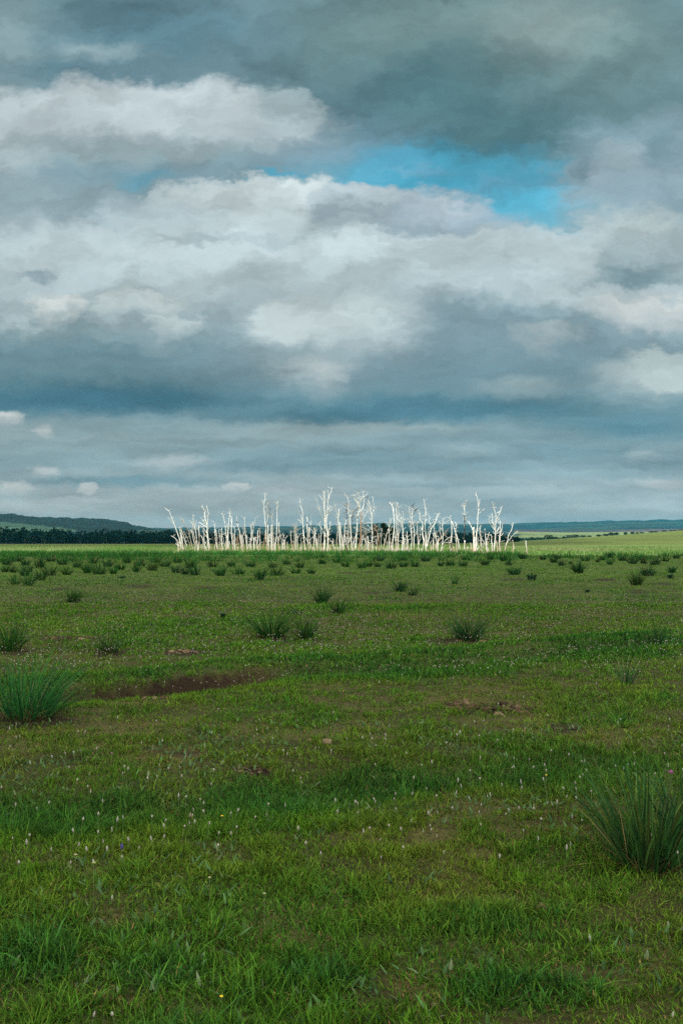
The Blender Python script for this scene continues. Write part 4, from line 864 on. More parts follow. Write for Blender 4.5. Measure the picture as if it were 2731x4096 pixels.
T('bowed dead birch just past the crossed pole', 'F', 'w', [(17, 11, (772, 1145), (746, 1010), (755, 880), (782, 762))])
T('mottled white pole leaning beside the last big branchy birch', 'F', 'w', [(23, 16, (855, 1168), (840, 1000), (832, 890), (820, 797))])
T('last big branchy dead birch with wide upswept limbs', 'F', 'w', [(32, 9, (868, 1170), (890, 950), (902, 780), (906, 600), (902, 450), (872, 350), (833, 223)), (13, 9, (912, 595), (940, 545), (972, 510)), (13, 8, (915, 520), (960, 440), (1000, 360), (1036, 285)), (15, 7, (888, 710), (858, 600), (850, 500), (850, 415)), (13, 6, (885, 720), (840, 650), (808, 582)), (12, 6, (870, 705), (815, 640), (785, 600), (766, 518)), (14, 7, (912, 745), (940, 700), (965, 645)), (12, 8, (905, 795), (935, 770), (966, 748)), (8, 5, (905, 425), (940, 400), (970, 380)), (10, 7, (882, 785), (853, 742)), (11, 8, (893, 640), (878, 555)), (10, 6, (905, 760), (950, 710), (980, 670))], twigs=1)
T('slim pole leaning against the last big branchy birch', 'F', 'b', [(19, 14, (942, 1168), (935, 1000), (910, 890)), (7, 5, (915, 900), (945, 960))])
T('tall slim dead birch with a side fork past the last big branchy one', 'F', 'b', [(24, 9, (990, 1168), (986, 900), (1002, 750), (992, 620), (985, 488)), (12, 7, (1002, 745), (1025, 690), (1030, 615)), (6, 4, (1005, 815), (1050, 770)), (7, 5, (1005, 922), (1040, 920), (1072, 908)), (5, 3, (1028, 650), (1038, 570))], twigs=.4)
T('grey pole close beside the tall side forked birch', 'F', 'w', [(16, 13, (977, 1140), (970, 960), (974, 860), (992, 735))])
T('Y shaped dead birch bending away at the end of the stand', 'F', 'w', [(21, 10, (1060, 1170), (1088, 1010), (1125, 900), (1140, 820), (1190, 720), (1215, 620), (1232, 588)), (14, 8, (1115, 945), (1150, 890), (1200, 820), (1287, 735))])
T('lone broken stump with a knobbed side past the Y shaped birch', 'F', 'b', [(24, 16, (1210, 1165), (1224, 1050), (1218, 960), (1212, 902)), (17, 12, (1222, 1010), (1243, 1050))], name='birch_stump')
T('outermost lone post like stump standing apart from the stand', 'F', 'b', [(21, 16, (1465, 1182), (1462, 1080), (1452, 1000), (1449, 912))], name='birch_stump')
# small stubs at the feet of the trees, told apart by nothing
STUBS = [(886, 2203), (893, 2204), (1002, 2205), (1031, 2206), (1168, 2207), (1222, 2207), (1290, 2208), (1340, 2209), (1372, 2209), (1395, 2208), (1405, 2209), (1412, 2208), (1437, 2210), (1455, 2208), (1573, 2211), (1578, 2210), (1585, 2211), (1560, 2211), (1594, 2211), (1626, 2211), (1674, 2212), (1713, 2212), (1543, 2211), (1250, 2207), (1102, 2206), (965, 2205), (1150, 2206)]
STUBS += [(float(rng.normal(1400, 300)), 2208.0 + float(rng.uniform(-3, 3))) for _ in range(34)]
for i, (px, py) in enumerate(STUBS):
    h = rng.uniform(14, 34)
    CROPS['S'] = (px, py - 100, 4.0)
    T('ankle high broken white stub among the feet of the dead birches', 'S', 'b' if i % 2 else 'w', [(float(rng.uniform(15, 26)), float(rng.uniform(12, 18)), (0, 400), (float(rng.uniform(-8, 8)), 400 - h * 2.4))], name='birch_stump', group='low broken stubs among the birch feet', cat='stump')
for i in range(62):
    px = float(rng.normal(1380, 330)) if i % 3 else float(rng.uniform(690, 2010))
    if not 690 < px < 2010: continue
    CROPS['S'] = (px, 2104.0, 4.0)
    h = float(rng.uniform(110, 330)) * (0.75 + 0.5 * (1 - abs(px - 1380) / 700)); ln = float(rng.normal(0, 26)); bw = float(rng.normal(0, 12))
    T('slim branchless dead birch pole half hidden among the larger dead birches', 'S', 'wwbg'[i % 4], [(float(rng.uniform(9, 13)), 5.0, (0, 400), (ln * .3 + bw, 400 - h * .4), (ln * .7 - bw * .5, 400 - h * .75), (ln, 400 - h))], group='slim poles among the larger dead birches', twigs=0.5, depth=float(rng.uniform(128, 156)))
for px0, px1, py in ((1508, 1526, 2208), (1575, 1592, 2213)):
    CROPS['S'] = (px0, py - 100, 4.0)
    T('pale broken log lying in the grass ' + ('before the fan topped birch' if px0 < 1550 else 'below the flat T birch'), 'S', 'w', [(16, 12, (0, 400), (30, 396), ((px1 - px0) * 4, 402))], name='fallen_birch', cat='log')
# ------------------------------------------------------------------ sedge tussocks
def up_noise(n, s): return rng.normal(0, s, n)
SEDGE_A = np.array((0.009, 0.036, 0.014)); SEDGE_B = np.array((0.028, 0.120, 0.030)); SEDGE_DRY = np.array((0.19, 0.165, 0.085))
def sedge_blades(n, rad, h, width, K, lean=0.0, lean_az=0.0, spread=0.55, dry=0.03, droop=0.35):
    a = rng.uniform(0, 2 * math.pi, n); rr = rad * np.sqrt(rng.random(n)) * 0.55
    P = np.stack([rr * np.cos(a), rr * np.sin(a), np.full(n, -0.03)], 1)
    q = rr / max(rad * 0.55, 1e-6)
    L = h * (1.28 - 0.92 * rng.random(n) ** 1.3) * (1.04 - 0.14 * q)
    tilt = np.clip(spread * q * rng.uniform(0.3, 1.1, n), 0, 0.9)
    bend = droop * rng.uniform(0.1, 1.4, n) * (0.3 + q)
    az = a + rng.normal(0, 0.5, n)
    if lean:
        hx, hy = np.cos(az) * (tilt + bend) + lean * math.cos(lean_az), np.sin(az) * (tilt + bend) + lean * math.sin(lean_az)
        az = np.arctan2(hy, hx); m = np.hypot(hx, hy); k = m / np.maximum(tilt + bend, 1e-3); tilt, bend = np.clip(tilt * k, 0, .95), np.clip(bend * k, 0, 1.1)
    f = rng.random(n)[:, None] ** 1.4
    c = SEDGE_A * (1 - f) + SEDGE_B * f
    d = rng.random(n) < dry
    c[d] = SEDGE_DRY * rng.uniform(0.6, 1.1, (d.sum(), 1))
    tip = c * rng.uniform(0.9, 1.5, (n, 1)) + np.where(rng.random((n, 1)) < 0.25, np.array((0.05, 0.04, 0.01)), 0)
    return blade_arrays(P, L, width * rng.uniform(0.7, 1.25, n), az, bend, tilt, rng.uniform(0, math.pi, n), c, tip, K)
GROUP_T = 'sedge tussocks scattered over the meadow'
def tussock(px, py, wpx, hpx, label, n=120, K=3, lean=0.0, spread=0.55, droop=0.35, dry=0.03, straw=False, name='sedge_tussock', min_w=0.006):
    hpx *= 1.25
    x, d = ground_at(px, py)
    k = d / FPX
    rad, h = wpx * k, hpx * k * 1.08
    w = max(min_w, 3.0 * k)
    spread *= rng.uniform(0.6, 1.05) if d > 8 else 1.0; droop *= rng.uniform(0.5, 1.6)
    v, q, t, c = sedge_blades(n, rad, h, w, K, lean, 0.0 if lean > 0 else math.pi, spread, dry, droop)
    c = c * (0.78 if d > 12 else 1.15) * np.array((rng.uniform(0.8, 1.35), rng.uniform(0.85, 1.25), rng.uniform(0.7, 1.15)))
    g = Geo(); g.add(v, q, t, c)
    if not straw:      # a few bleached blades round the foot
        m = max(6, n // 12)
        v, q, t, c = sedge_blades(m, rad * 1.1, h * 0.35, w * .7, 2, 0, 0, 1.4, 1.0, 0.5); g.add(v, q, t, c * 0.4)
    o = link(name, g.mesh(name), M_SEDGE, loc=(x, d, hz(x, d)))
    tag(o, label, 'grass tussock', GROUP_T)
    if straw:
        m = int(n * 0.55)
        v, q, t, c = sedge_blades(m, rad * 1.25, h * 0.38, w * 0.9, 4, 0, 0, 1.3, 1.0, 0.9)
        link('dry_leaves', mesh_from('dry_leaves', v, q, t, c * np.array((0.62, 0.52, 0.48))), M_SEDGE, o)
    return o
tussock(2590, 3465, 225, 305, 'large dark sedge tussock with long blades, closest to the camera, cut by the frame', 250, 6, 0.0, 0.62, 0.34, 0.015, True, min_w=0.0115)
tussock(2740, 3400, 120, 280, 'narrower dark sedge tussock growing into the back of the closest one', 90, 6, 0.0, 0.5, 0.3, 0.02, True, min_w=0.0105)
tussock(120, 2872, 150, 200, 'broad bright green sedge tussock leaning over beside the muddy ditch', 300, 5, 0.25, 0.75, 0.35, 0.02, True, min_w=0.009)
tussock(38, 2604, 70, 112, 'dark sedge tussock at the frame edge behind the broad leaning one', 190, 5, 0, 0.8, 0.45, 0.03, True)
tussock(435, 2612, 50, 90, 'ragged spiky sedge tussock on the dry turf above the muddy ditch', 110, 5, 0, 1.0, 0.5, 0.04, True)
tussock(1080, 2556, 74, 108, 'largest sedge tussock of the middle meadow with arching blades', 230, 5, 0, 0.85, 0.5, 0.03, True)
tussock(1222, 2566, 40, 85, 'thin upright sedge tussock beside the largest one of the middle meadow', 130, 5, 0, 0.7, 0.35, 0.03, True)
tussock(1875, 2566, 66, 92, 'round full sedge tussock with straw at its foot, alone on the turf', 240, 5, 0, 0.8, 0.45, 0.03, True)
tussock(2630, 2578, 26, 95, 'sparse upright sedge tuft standing alone near the frame edge', 60, 5, 0, 0.6, 0.3, 0.05)
tussock(2508, 2742, 32, 92, 'small sparse sedge tuft between the clod heap and the frame edge', 60, 5, 0, 0.7, 0.25, 0.1)
MID = [(295, 2415, 34, 52, 'solitary compact dark tussock on the open flowery turf', 150), (1285, 2415, 30, 62, 'rounded dark tussock, back one of a close pair', 150), (1350, 2457, 36, 60, 'loose sparse tussock, front one of a close pair', 90), (1180, 2462, 45, 28, 'flat straggling tussock behind the largest middle one', 60),
       (1600, 2366, 26, 40, 'feathery green tussock on the open turf, taller of two', 90), (1650, 2386, 22, 38, 'thin tussock beside the feathery green one', 50), (1818, 2338, 14, 40, 'very narrow upright tuft alone on the flowery turf', 30), (2545, 2342, 28, 50, 'tall feathery tussock in front of a wide dark one', 110),
       (2590, 2302, 34, 36, 'wide dark tussock behind the tall feathery one', 140), (2688, 2291, 22, 26, 'small flat topped tussock close to the frame edge', 80), (2314, 2291, 24, 44, 'bushy upright tussock standing clear on the turf past the lone stump', 120), (2056, 2299, 32, 32, 'wide low tussock under the last branchy birch', 120),
       (1382, 2530, 30, 60, 'thin tuft of sedge between the largest and the straw footed tussock', 0)]
for px, py, w, h, lb, n in MID:
    if n: tussock(px, py, w, h, lb, n, 4, 0, 0.7, 0.4, 0.03)
LAND = [(100, 'below the pale hill field'), (330, 'below the wooded hill top'), (520, 'below the wooded hill end'), (690, 'below the long leaning birch'), (830, 'below the stout branchy birch'), (915, 'below the hooked birch'), (1065, 'below the orange scarred birch'), (1215, 'below the three twigged birch'), (1310, 'below the big birch pair'),
        (1440, 'below the broad crowned birch'), (1570, 'below the flat T birch'), (1705, 'below the many stemmed birch'), (1805, 'below the rusty trunked birch'), (1895, 'below the thickest broken birch'), (1980, 'below the last big birch'), (2105, 'below the outermost lone stump'), (2200, 'below the round dark ridge bush'), (2310, 'below the merged bushes'), (2450, 'below the long ridge bushes'), (2600, 'below the skyline bushes'), (2720, 'by the frame edge')]
FAR = [(115, 2346, 34, 48), (62, 2342, 22, 34), (158, 2326, 30, 48), (200, 2306, 30, 42), (100, 2306, 26, 36), (112, 2288, 28, 28), (268, 2299, 22, 32), (393, 2296, 40, 48), (454, 2293, 18, 26), (350, 2291, 22, 42), (308, 2271, 24, 32), (546, 2286, 18, 32), (612, 2279, 30, 36), (740, 2299, 20, 30), (705, 2290, 24, 34), (785, 2301, 30, 42), (480, 2278, 26, 30), (102, 2263, 30, 26), (20, 2289, 16, 28), (51, 2291, 14, 26), (160, 2271, 30, 38),
       (880, 2305, 24, 42), (953, 2297, 36, 32), (1040, 2319, 24, 48), (1105, 2301, 42, 40), (1184, 2292, 26, 28), (1245, 2292, 18, 22), (1200, 2270, 24, 26), (1090, 2270, 22, 22), (1000, 2268, 24, 26), (1382, 2266, 22, 26), (1448, 2271, 24, 28), (1474, 2264, 16, 24), (1509, 2266, 18, 24), (1565, 2272, 32, 30), (1613, 2266, 20, 24), (1660, 2266, 30, 26), (1761, 2264, 14, 18), (1800, 2262, 26, 26), (1852, 2264, 28, 24), (1940, 2260, 20, 30),
       (1865, 2243, 26, 22), (2010, 2246, 14, 26), (2035, 2259, 16, 20), (2214, 2250, 18, 24), (2244, 2263, 15, 26), (2340, 2243, 26, 20), (2440, 2258, 12, 20), (2488, 2242, 22, 22), (2531, 2254, 24, 34), (2575, 2254, 18, 26), (2618, 2258, 26, 26), (2705, 2234, 16, 18), (2440, 2232, 20, 20), (2170, 2240, 16, 18), (2090, 2236, 20, 24), (2230, 2236, 24, 22), (2560, 2238, 20, 22), (1700, 2246, 30, 22), (1610, 2244, 28, 20), (1520, 2244, 26, 20), (2390, 2249, 10, 14), (2280, 2256, 10, 12), (2410, 2240, 14, 18),
       (250, 2262, 26, 30), (430, 2266, 26, 32), (560, 2264, 28, 30), (660, 2266, 26, 30), (760, 2270, 30, 34), (850, 2268, 24, 28), (925, 2266, 22, 24), (30, 2262, 24, 28), (370, 2256, 26, 26), (510, 2254, 26, 26), (620, 2252, 28, 26), (710, 2252, 26, 26), (1150, 2256, 26, 22), (1290, 2256, 22, 22), (1350, 2250, 26, 22), (200, 2248, 28, 24), (70, 2246, 28, 24), (2660, 2244, 20, 18), (1960, 2242, 18, 20)]
ORD = ['first', 'second', 'third', 'fourth', 'fifth', 'sixth', 'seventh', 'eighth', 'ninth', 'tenth']
far_rows = []
for px, py, w, h in FAR:
    row = 'on the turf' if py > 2300 else 'in the outer row' if py > 2283 else 'in the middle row' if py > 2260 else 'against the sedge belt'
    size = ('broad' if w > 29 else 'narrow' if w < 19 else 'rounded') + (' tall' if h > 35 else ' low' if h < 25 else '')
    lm = min(LAND, key=lambda L: abs(L[0] - px))[1]
    far_rows.append([f'{size} dark tussock {row} {lm}', px, py, w, h])
from collections import Counter
cnt_lb = Counter(r_[0] for r_ in far_rows); seen = Counter()
for r_ in sorted(far_rows, key=lambda r_: r_[1]):
    lb = r_[0]
    if cnt_lb[lb] > 1:
        lb = lb.replace(' dark tussock', f' tussock, {ORD[seen[r_[0]]]} from left'); seen[r_[0]] += 1
    tussock(r_[1], r_[2], r_[3], r_[4] * 0.95, lb, 70, 3, 0, 0.75, 0.35, 0.02)
# broad leaved dark weeds
def leafy_weed(px, py, wpx, hpx, label):
    x, d = ground_at(px, py); k = d / FPX; n = 46
    a = rng.uniform(0, 2 * math.pi, n); rr = wpx * k * np.sqrt(rng.random(n)) * 0.7
    P = np.stack([rr * np.cos(a), rr * np.sin(a), rng.uniform(0, 0.55, n) * hpx * k], 1)
    c = np.array((0.016, 0.050, 0.026)) * rng.uniform(0.6, 1.5, (n, 1))
    v, q, t, cc = blade_arrays(P, hpx * k * rng.uniform(0.4, 0.8, n), np.full(n, max(hpx * k * 0.25, 0.03)), a, rng.uniform(0.1, 0.6, n), rng.uniform(0.1, 0.9, n), a + math.pi / 2, c, c * 1.3, 3)
    tag(link('leafy_weed', mesh_from('leafy_weed', v, q, t, cc), M_SEDGE, loc=(x, d, hz(x, d))), label, 'weed', 'dark leafy weeds on the meadow')
leafy_weed(2124, 2323, 24, 30, 'dark bushy weed with ragged leaves under the outermost lone stump')
leafy_weed(488, 2316, 22, 16, 'dark flat spreading weed on the turf behind the solitary compact tussock')
leafy_weed(2349, 2372, 14, 16, 'small dark leafy weed alone on the flowery turf')
leafy_weed(893, 2480, 10, 26, 'small upright dark weed left standing before the largest middle tussock')
leafy_weed(2680, 2318, 14, 20, 'small dark weed near the frame edge beyond the feathery tussock')

# the belt of sedges along the edge of the open turf, and the tall pale meadow behind: nobody could count these
V_, Q_, T_, C_, off = [], [], [], [], 0
def push(a):
    global off
    v, q, t, c = a
    V_.append(v); Q_.append(q + off); T_.append(t + off); C_.append(c); off += len(v)
def flush(name, mat):
    global V_, Q_, T_, C_, off
    o = link(name, mesh_from(name, np.concatenate(V_), np.concatenate(Q_), np.concatenate(T_), np.concatenate(C_)), mat)
    V_, Q_, T_, C_, off = [], [], [], [], 0
    return tag(o, kind='stuff')
m = 0
while m < 1500:
    u = rng.uniform(-0.50, 0.50); d = rng.uniform(74, 123)
    x = u * d; pxx = CX + u * FPX
    edge = 106 - 5 * (pxx > 1950) - 6 * np.clip((900 - pxx) / 900, 0, 1.2) * 2.4
    nz = fbm(np.array([x]), np.array([d * 1.2]), 9.0, 3)[0]
    lim = edge - 16 * (nz - 0.5) * 2
    if d < lim and rng.random() > 0.16: continue
    if pxx > 2080 and (nz < 0.5 or d > 104): continue
    if d > 121 - 8 * (pxx > 1900): continue
    m += 1
    v, q, t, c = sedge_blades(24, rng.uniform(0.5, 1.2), rng.uniform(0.42, 0.72), 0.05, 2, 0, 0, 0.7, 0.01, 0.3)
    v = v + np.array((x, d, hz(x, d)))
    push((v, q, t, c * np.array((0.95, 1.25, 0.7)) * rng.uniform(0.75, 1.35)))
flush('sedge_belt_grass', M_SEDGE)
n = 90000
u = rng.uniform(-0.48, 0.48, n); d = np.sqrt(rng.uniform(112 ** 2, 290 ** 2, n))
x = u * d
keep = (fbm(x, d * 0.6, 12, 3) + rng.normal(0, 0.08, n) > 0.40) & (d < 290 - 70 * (u > 0.15))
x, d = x[keep], d[keep]; n = len(x)
P = np.stack([x, d, height(x, d) - 0.03], 1)
pal = np.array((0.085, 0.168, 0.040)); pal2 = np.array((0.155, 0.185, 0.080)); f = np.clip(fbm(x, d * 0.4, 10, 3) * 2.2 - 0.6 + rng.normal(0, 0.2, n), 0, 1)[:, None]
c = (pal * (1 - f) + pal2 * f) * rng.uniform(0.75, 1.25, (n, 1))
push(blade_arrays(P, rng.uniform(0.25, 0.55, n), rng.uniform(0.06, 0.13, n), rng.uniform(0, 6.28, n), rng.uniform(0, 0.5, n), rng.uniform(0, 0.4, n), rng.normal(0, 0.6, n), c, c * 1.25, 2))
flush('tall_meadow_grass', M_LEAF)

# ------------------------------------------------------------------ the turf
C_LUSH = np.array((0.030, 0.120, 0.012)); C_BLUE = np.array((0.025, 0.098, 0.028)); C_MID = np.array((0.070, 0.172, 0.013)); C_YEL = np.array((0.140, 0.178, 0.024)); C_DRY = np.array((0.29, 0.20, 0.09))
def turf(n, dmin, dmax, power, K, wide=1.0, hscale=1.0, straw=0.0):
    # blades thin out with distance and grow wider, so that the cover stays even
    uu = rng.random(n)
    if power == 1: d = np.sqrt(dmin ** 2 + uu * (dmax ** 2 - dmin ** 2))
    else: d = dmin * (dmax / dmin) ** uu
    x = rng.uniform(-1, 1, n) * (0.37 * d + 2.0)
    soil, lush, dry = fields(x, d)
    dry = np.clip(dry * np.where((d > 8) & (d < 70), 0.62, 1.0) + 0.35 * sstep(5.2, 3.4, d) * sstep(0.45, 0.6, fbm(x + 3, d, 0.35, 3)), 0, 1)
    clump = fbm(x, d, 0.16, 3); patch = fbm(x + 5, d - 3, 0.7, 3)
    keep = rng.random(n) > np.clip(soil * 1.05, 0, 0.96)
    keep &= rng.random(n) < 0.30 + 1.5 * np.clip(clump - 0.25, 0, 1) + 0.35 * lush
    i = np.where(keep)[0]
    x, d, soil, lush, dry, clump, patch = (a[i] for a in (x, d, soil, lush, dry, clump, patch)); n = len(x)
    H = (0.030 + 0.036 * lush + 0.055 * np.clip(clump - 0.4, 0, 1) * 2) * (1 - 0.35 * dry) * rng.uniform(0.5, 1.35, n) * hscale
    long = rng.random(n) < 0.035 + 0.06 * lush
    H[long] *= rng.uniform(1.3, 2.0, long.sum())
    sc_ = np.maximum(1.0, d / 5.5) * wide
    W = 0.0035 * sc_ * rng.uniform(0.5, 1.8, n) * (1 + 0.4 * lush)
    r1, r2 = rng.random((n, 1)), rng.random((n, 1))
    lu = np.clip(lush + rng.normal(0, 0.18, n), 0, 1)[:, None]
    c = C_MID * (1 - lu) + (C_LUSH * r1 + C_BLUE * (1 - r1)) * lu
    ye = (np.clip(patch * 1.6 - 0.45 + rng.normal(0, 0.25, n), 0, 1) * (1 - 0.8 * lu[:, 0]))[:, None] * 0.75
    c = c * (1 - ye) + C_YEL * ye
    dr = (rng.random(n) < 0.06 + 0.42 * dry * (1 - lu[:, 0]) + straw)
    c[dr] = C_DRY * rng.uniform(0.35, 1.0, (dr.sum(), 1))
    # where the turf runs off far away, tones change only over metres
    c *= rng.uniform(0.30, 1.60, (n, 1)) * (0.75 + 0.5 * fbm(x, d, 2.2, 3))[:, None]
    H = np.where(dr, H * 0.65, H)
    c *= 1 + sstep(8, 14, d)[:, None] * np.array((-0.12, 0.05, 0.0))
    tilt = np.abs(rng.normal(0, 0.48, n)) + 0.35 * dr
    bend = np.abs(rng.normal(0, 0.50, n))
    P = np.stack([x, d, height(x, d) - 0.006], 1)
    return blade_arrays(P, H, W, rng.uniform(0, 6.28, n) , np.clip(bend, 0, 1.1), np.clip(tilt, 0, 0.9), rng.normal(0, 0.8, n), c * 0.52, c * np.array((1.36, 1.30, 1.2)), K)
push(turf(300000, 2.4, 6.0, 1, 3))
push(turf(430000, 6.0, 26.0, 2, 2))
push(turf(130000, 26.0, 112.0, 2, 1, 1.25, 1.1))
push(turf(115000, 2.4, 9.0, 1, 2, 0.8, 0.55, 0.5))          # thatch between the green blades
# broad little leaves close to the ground: clover, plantain, yarrow
n = 13000
d = np.sqrt(rng.uniform(2.4 ** 2, 9.0 ** 2, n)); x = rng.uniform(-1, 1, n) * (0.37 * d + 2.0)
k = fbm(x, d, 0.5, 3) > 0.52
x, d = x[k], d[k]; n = len(x)
P = np.stack([x, d, height(x, d) + rng.uniform(0, 0.02, n)], 1); a = rng.uniform(0, 6.28, n)
c = np.array((0.055, 0.115, 0.045)) * rng.uniform(0.5, 1.5, (n, 1)); c[rng.random(n) < 0.12] = np.array((0.13, 0.17, 0.10))
push(blade_arrays(P, rng.uniform(0.02, 0.06, n), rng.uniform(0.008, 0.018, n), a, rng.uniform(0, 0.4, n), rng.uniform(0.5, 0.95, n), a + math.pi / 2, c, c * 1.15, 3))
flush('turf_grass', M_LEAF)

# ------------------------------------------------------------------ flowers
def head_mesh(g, x, y, z, r, l, col, stem_col, h, thin=0.0016, sides=6, lean=(0, 0)):
    pts = np.array([(x, y, z - 0.01), (x + lean[0] * 0.4, y + lean[1] * 0.4, z + h * 0.5), (x + lean[0], y + lean[1], z + h)])
    tube(g, pts, [thin, thin, thin], np.repeat(np.array([stem_col]), 3, 0), 4)
    zz = np.linspace(0, 1, 5); pr = np.array([0.55, 0.95, 1.0, 0.75, 0.25]) * r
    p = np.stack([np.full(5, x + lean[0]), np.full(5, y + lean[1]), z + h + zz * l], 1)
    tube(g, p, pr, np.repeat(np.array([col]), 5, 0) * np.linspace(0.82, 1.05, 5)[:, None], sides)
SEEN_L = [(741, 132), (436, 172), (350, 185), (398, 203), (572, 258), (590, 250), (692, 300), (722, 287), (5, 343), (405, 275), (823, 392), (923, 395), (952, 407), (447, 480), (352, 500), (868, 490), (852, 464), (968, 463), (905, 497), (916, 450), (446, 553), (365, 594), (513, 630), (598, 653), (100, 665), (230, 642), (702, 482), (640, 608), (626, 568), (824, 500), (777, 512), (1045, 445), (1083, 515), (1060, 552), (1317, 418), (1366, 200), (1432, 177), (1142, 200), (1222, 400), (1550, 450), (1548, 390), (1420, 620), (1466, 626), (737, 567), (408, 650), (318, 680), (115, 600), (75, 560), (337, 535), (482, 603), (977, 592), (937, 500), (520, 556), (180, 428), (228, 388), (936, 145), (650, 140), (1225, 455), (1343, 520), (418, 325), (240, 195), (308, 190), (50, 150), (1475, 205), (1512, 225), (1390, 300), (1357, 265), (1180, 90), (1253, 108), (1282, 85)]
SEEN_R = [(190, 160), (168, 198), (116, 130), (273, 168), (596, 265), (382, 332), (634, 222), (797, 208), (168, 382), (232, 394), (70, 417), (145, 397), (305, 358), (434, 386), (500, 418), (606, 411), (640, 418), (465, 455), (299, 501), (757, 443), (785, 445), (948, 394), (893, 424), (850, 424), (977, 428), (633, 500), (713, 636), (462, 640), (1135, 264), (1100, 320), (1094, 345), (991, 316), (950, 303), (817, 343), (1282, 267), (1294, 243), (1359, 241), (1428, 264), (1505, 258), (1556, 256), (1115, 290), (740, 342), (515, 357), (648, 318), (558, 347), (250, 380), (1030, 395), (1490, 270), (213, 66), (519, 72), (540, 104), (855, 205), (480, 140), (495, 140), (520, 320), (265, 432)]
heads = [(a / 1.1487, 2850 + b / 1.1487) for a, b in SEEN_L] + [(1365 + a / 1.1487, 2850 + b / 1.1487) for a, b in SEEN_R]
heads += [(497 / 1.1487, 3450 + 155 / 1.1487), (393 / 1.1487, 4072), (557 / 1.1487, 4022), (1365 + 1514 / 1.1487, 3675), (1365 + 1157 / 1.1487, 3740), (1365 + 1466 / 1.1487, 4090)]
for px, py in [(2100, 2640), (420, 2690), (478, 2738), (500, 2735), (548, 2725), (690, 2738), (655, 2728), (1036, 2713), (1135, 2706), (1480, 2712), (1515, 2728), (1538, 2725), (1610, 2705), (1680, 2710), (1810, 2708), (1805, 2708), (1996, 2695), (2056, 2648), (2380, 2740), (2515, 2640), (2490, 2690), (1900, 2700), (2095, 2790), (1950, 2774)]: heads.append((px, py))
while len(heads) < 285:
    px, py = rng.uniform(-20, 2750), rng.uniform(2600, 3420)
    if rng.random() < 0.35 + 0.65 * (2850 < py < 3350): heads.append((px, py))
W_COL, G_STEM = np.array((0.45, 0.43, 0.42)), np.array((0.11, 0.16, 0.06))
protos = []
for i in range(6):
    g = Geo()
    head_mesh(g, 0, 0, 0, [0.0075, 0.0065, 0.008, 0.006, 0.007, 0.0085][i], [0.022, 0.018, 0.016, 0.02, 0.026, 0.014][i], W_COL * [1, .92, 1.0, .85, .95, .9][i] * (np.array((1, .95, .95)) if i % 2 else 1), G_STEM, 0.15, lean=(0.01 * (i - 2), 0.008 * (i % 3 - 1)))
    protos.append(g.mesh('white_flower', True)); protos[-1].materials.append(M_PETAL)
src = None
for i, (px, py) in enumerate(heads):
    x0_, d = ground_at(px, py + 95)
    for _ in range(3):        # find the ground under the head
        h = 0.155
        z0_ = hz(x0_, d) + h
        u, v = ray(px, py); d = (z0_ - CAM_Z) / v if v < 0 else d; x0_ = u * d
    if src is None:
        o = src = link('white_flower', protos[0], None)
    else:
        o = src.copy(); o.data = protos[i % 6]; COL.objects.link(o)
    s = rng.uniform(0.45, 0.85)
    o.location = (x0_, d, hz(x0_, d)); o.scale = (s, s, rng.uniform(0.8, 1.1)); o.rotation_euler = (rng.normal(0, .1), rng.normal(0, .1), rng.uniform(0, 6.28))
    tag(o, 'small white flower head on a thin bare stem in the short grass', 'flower', 'white flower heads dotted over the near meadow')
def odd_flower(px, py, h, r, l, col, label, name):
    u, v = ray(px, py); d = (h - CAM_Z) / v; x = u * d
    g = Geo(); head_mesh(g, 0, 0, 0, r, l, np.array(col), G_STEM, h)
    tag(link(name, g.mesh(name, True), M_PETAL, loc=(x, d, hz(x, d))), label, 'flower')
odd_flower(2682, 3108, 0.24, 0.015, 0.020, (0.30, 0.08, 0.24), 'purple thistle head rising behind the closest sedge tussock', 'purple_thistle')
odd_flower(487, 3412, 0.10, 0.008, 0.03, (0.08, 0.07, 0.28), 'single violet blue flower spike low in the grass', 'violet_flower')
odd_flower(447, 3027, 0.12, 0.007, 0.014, (0.33, 0.12, 0.26), 'small pink flower near the reddish straw patch', 'pink_flower')
odd_flower(888, 3268, 0.08, 0.009, 0.007, (0.70, 0.52, 0.04), 'small yellow flower among white heads before the lush ditch', 'yellow_flower')
odd_flower(2184, 3086, 0.10, 0.009, 0.007, (0.68, 0.52, 0.05), 'small yellow flower behind the lush ditch near the closest tussock', 'yellow_flower')
odd_flower(886, 3985, 0.05, 0.008, 0.006, (0.70, 0.55, 0.04), 'tiny yellow flower low in the front edge of the turf', 'yellow_flower')
odd_flower(375, 3463, 0.26, 0.009, 0.010, (0.30, 0.34, 0.16), 'tall pale greenish flower stalk rising from the near grass', 'pale_flower')
odd_flower(838, 3514, 0.16, 0.008, 0.008, (0.36, 0.34, 0.18), 'shorter cream flower stalk with a flat top in the near grass', 'pale_flower')
odd_flower(302, 3434, 0.12, 0.010, 0.006, (0.40, 0.37, 0.22), 'flat cream flower cluster below the white heads', 'pale_flower')
odd_flower(1057, 3575, 0.18, 0.008, 0.008, (0.28, 0.33, 0.15), 'pale green flower stalk in the middle of the near grass', 'pale_flower')
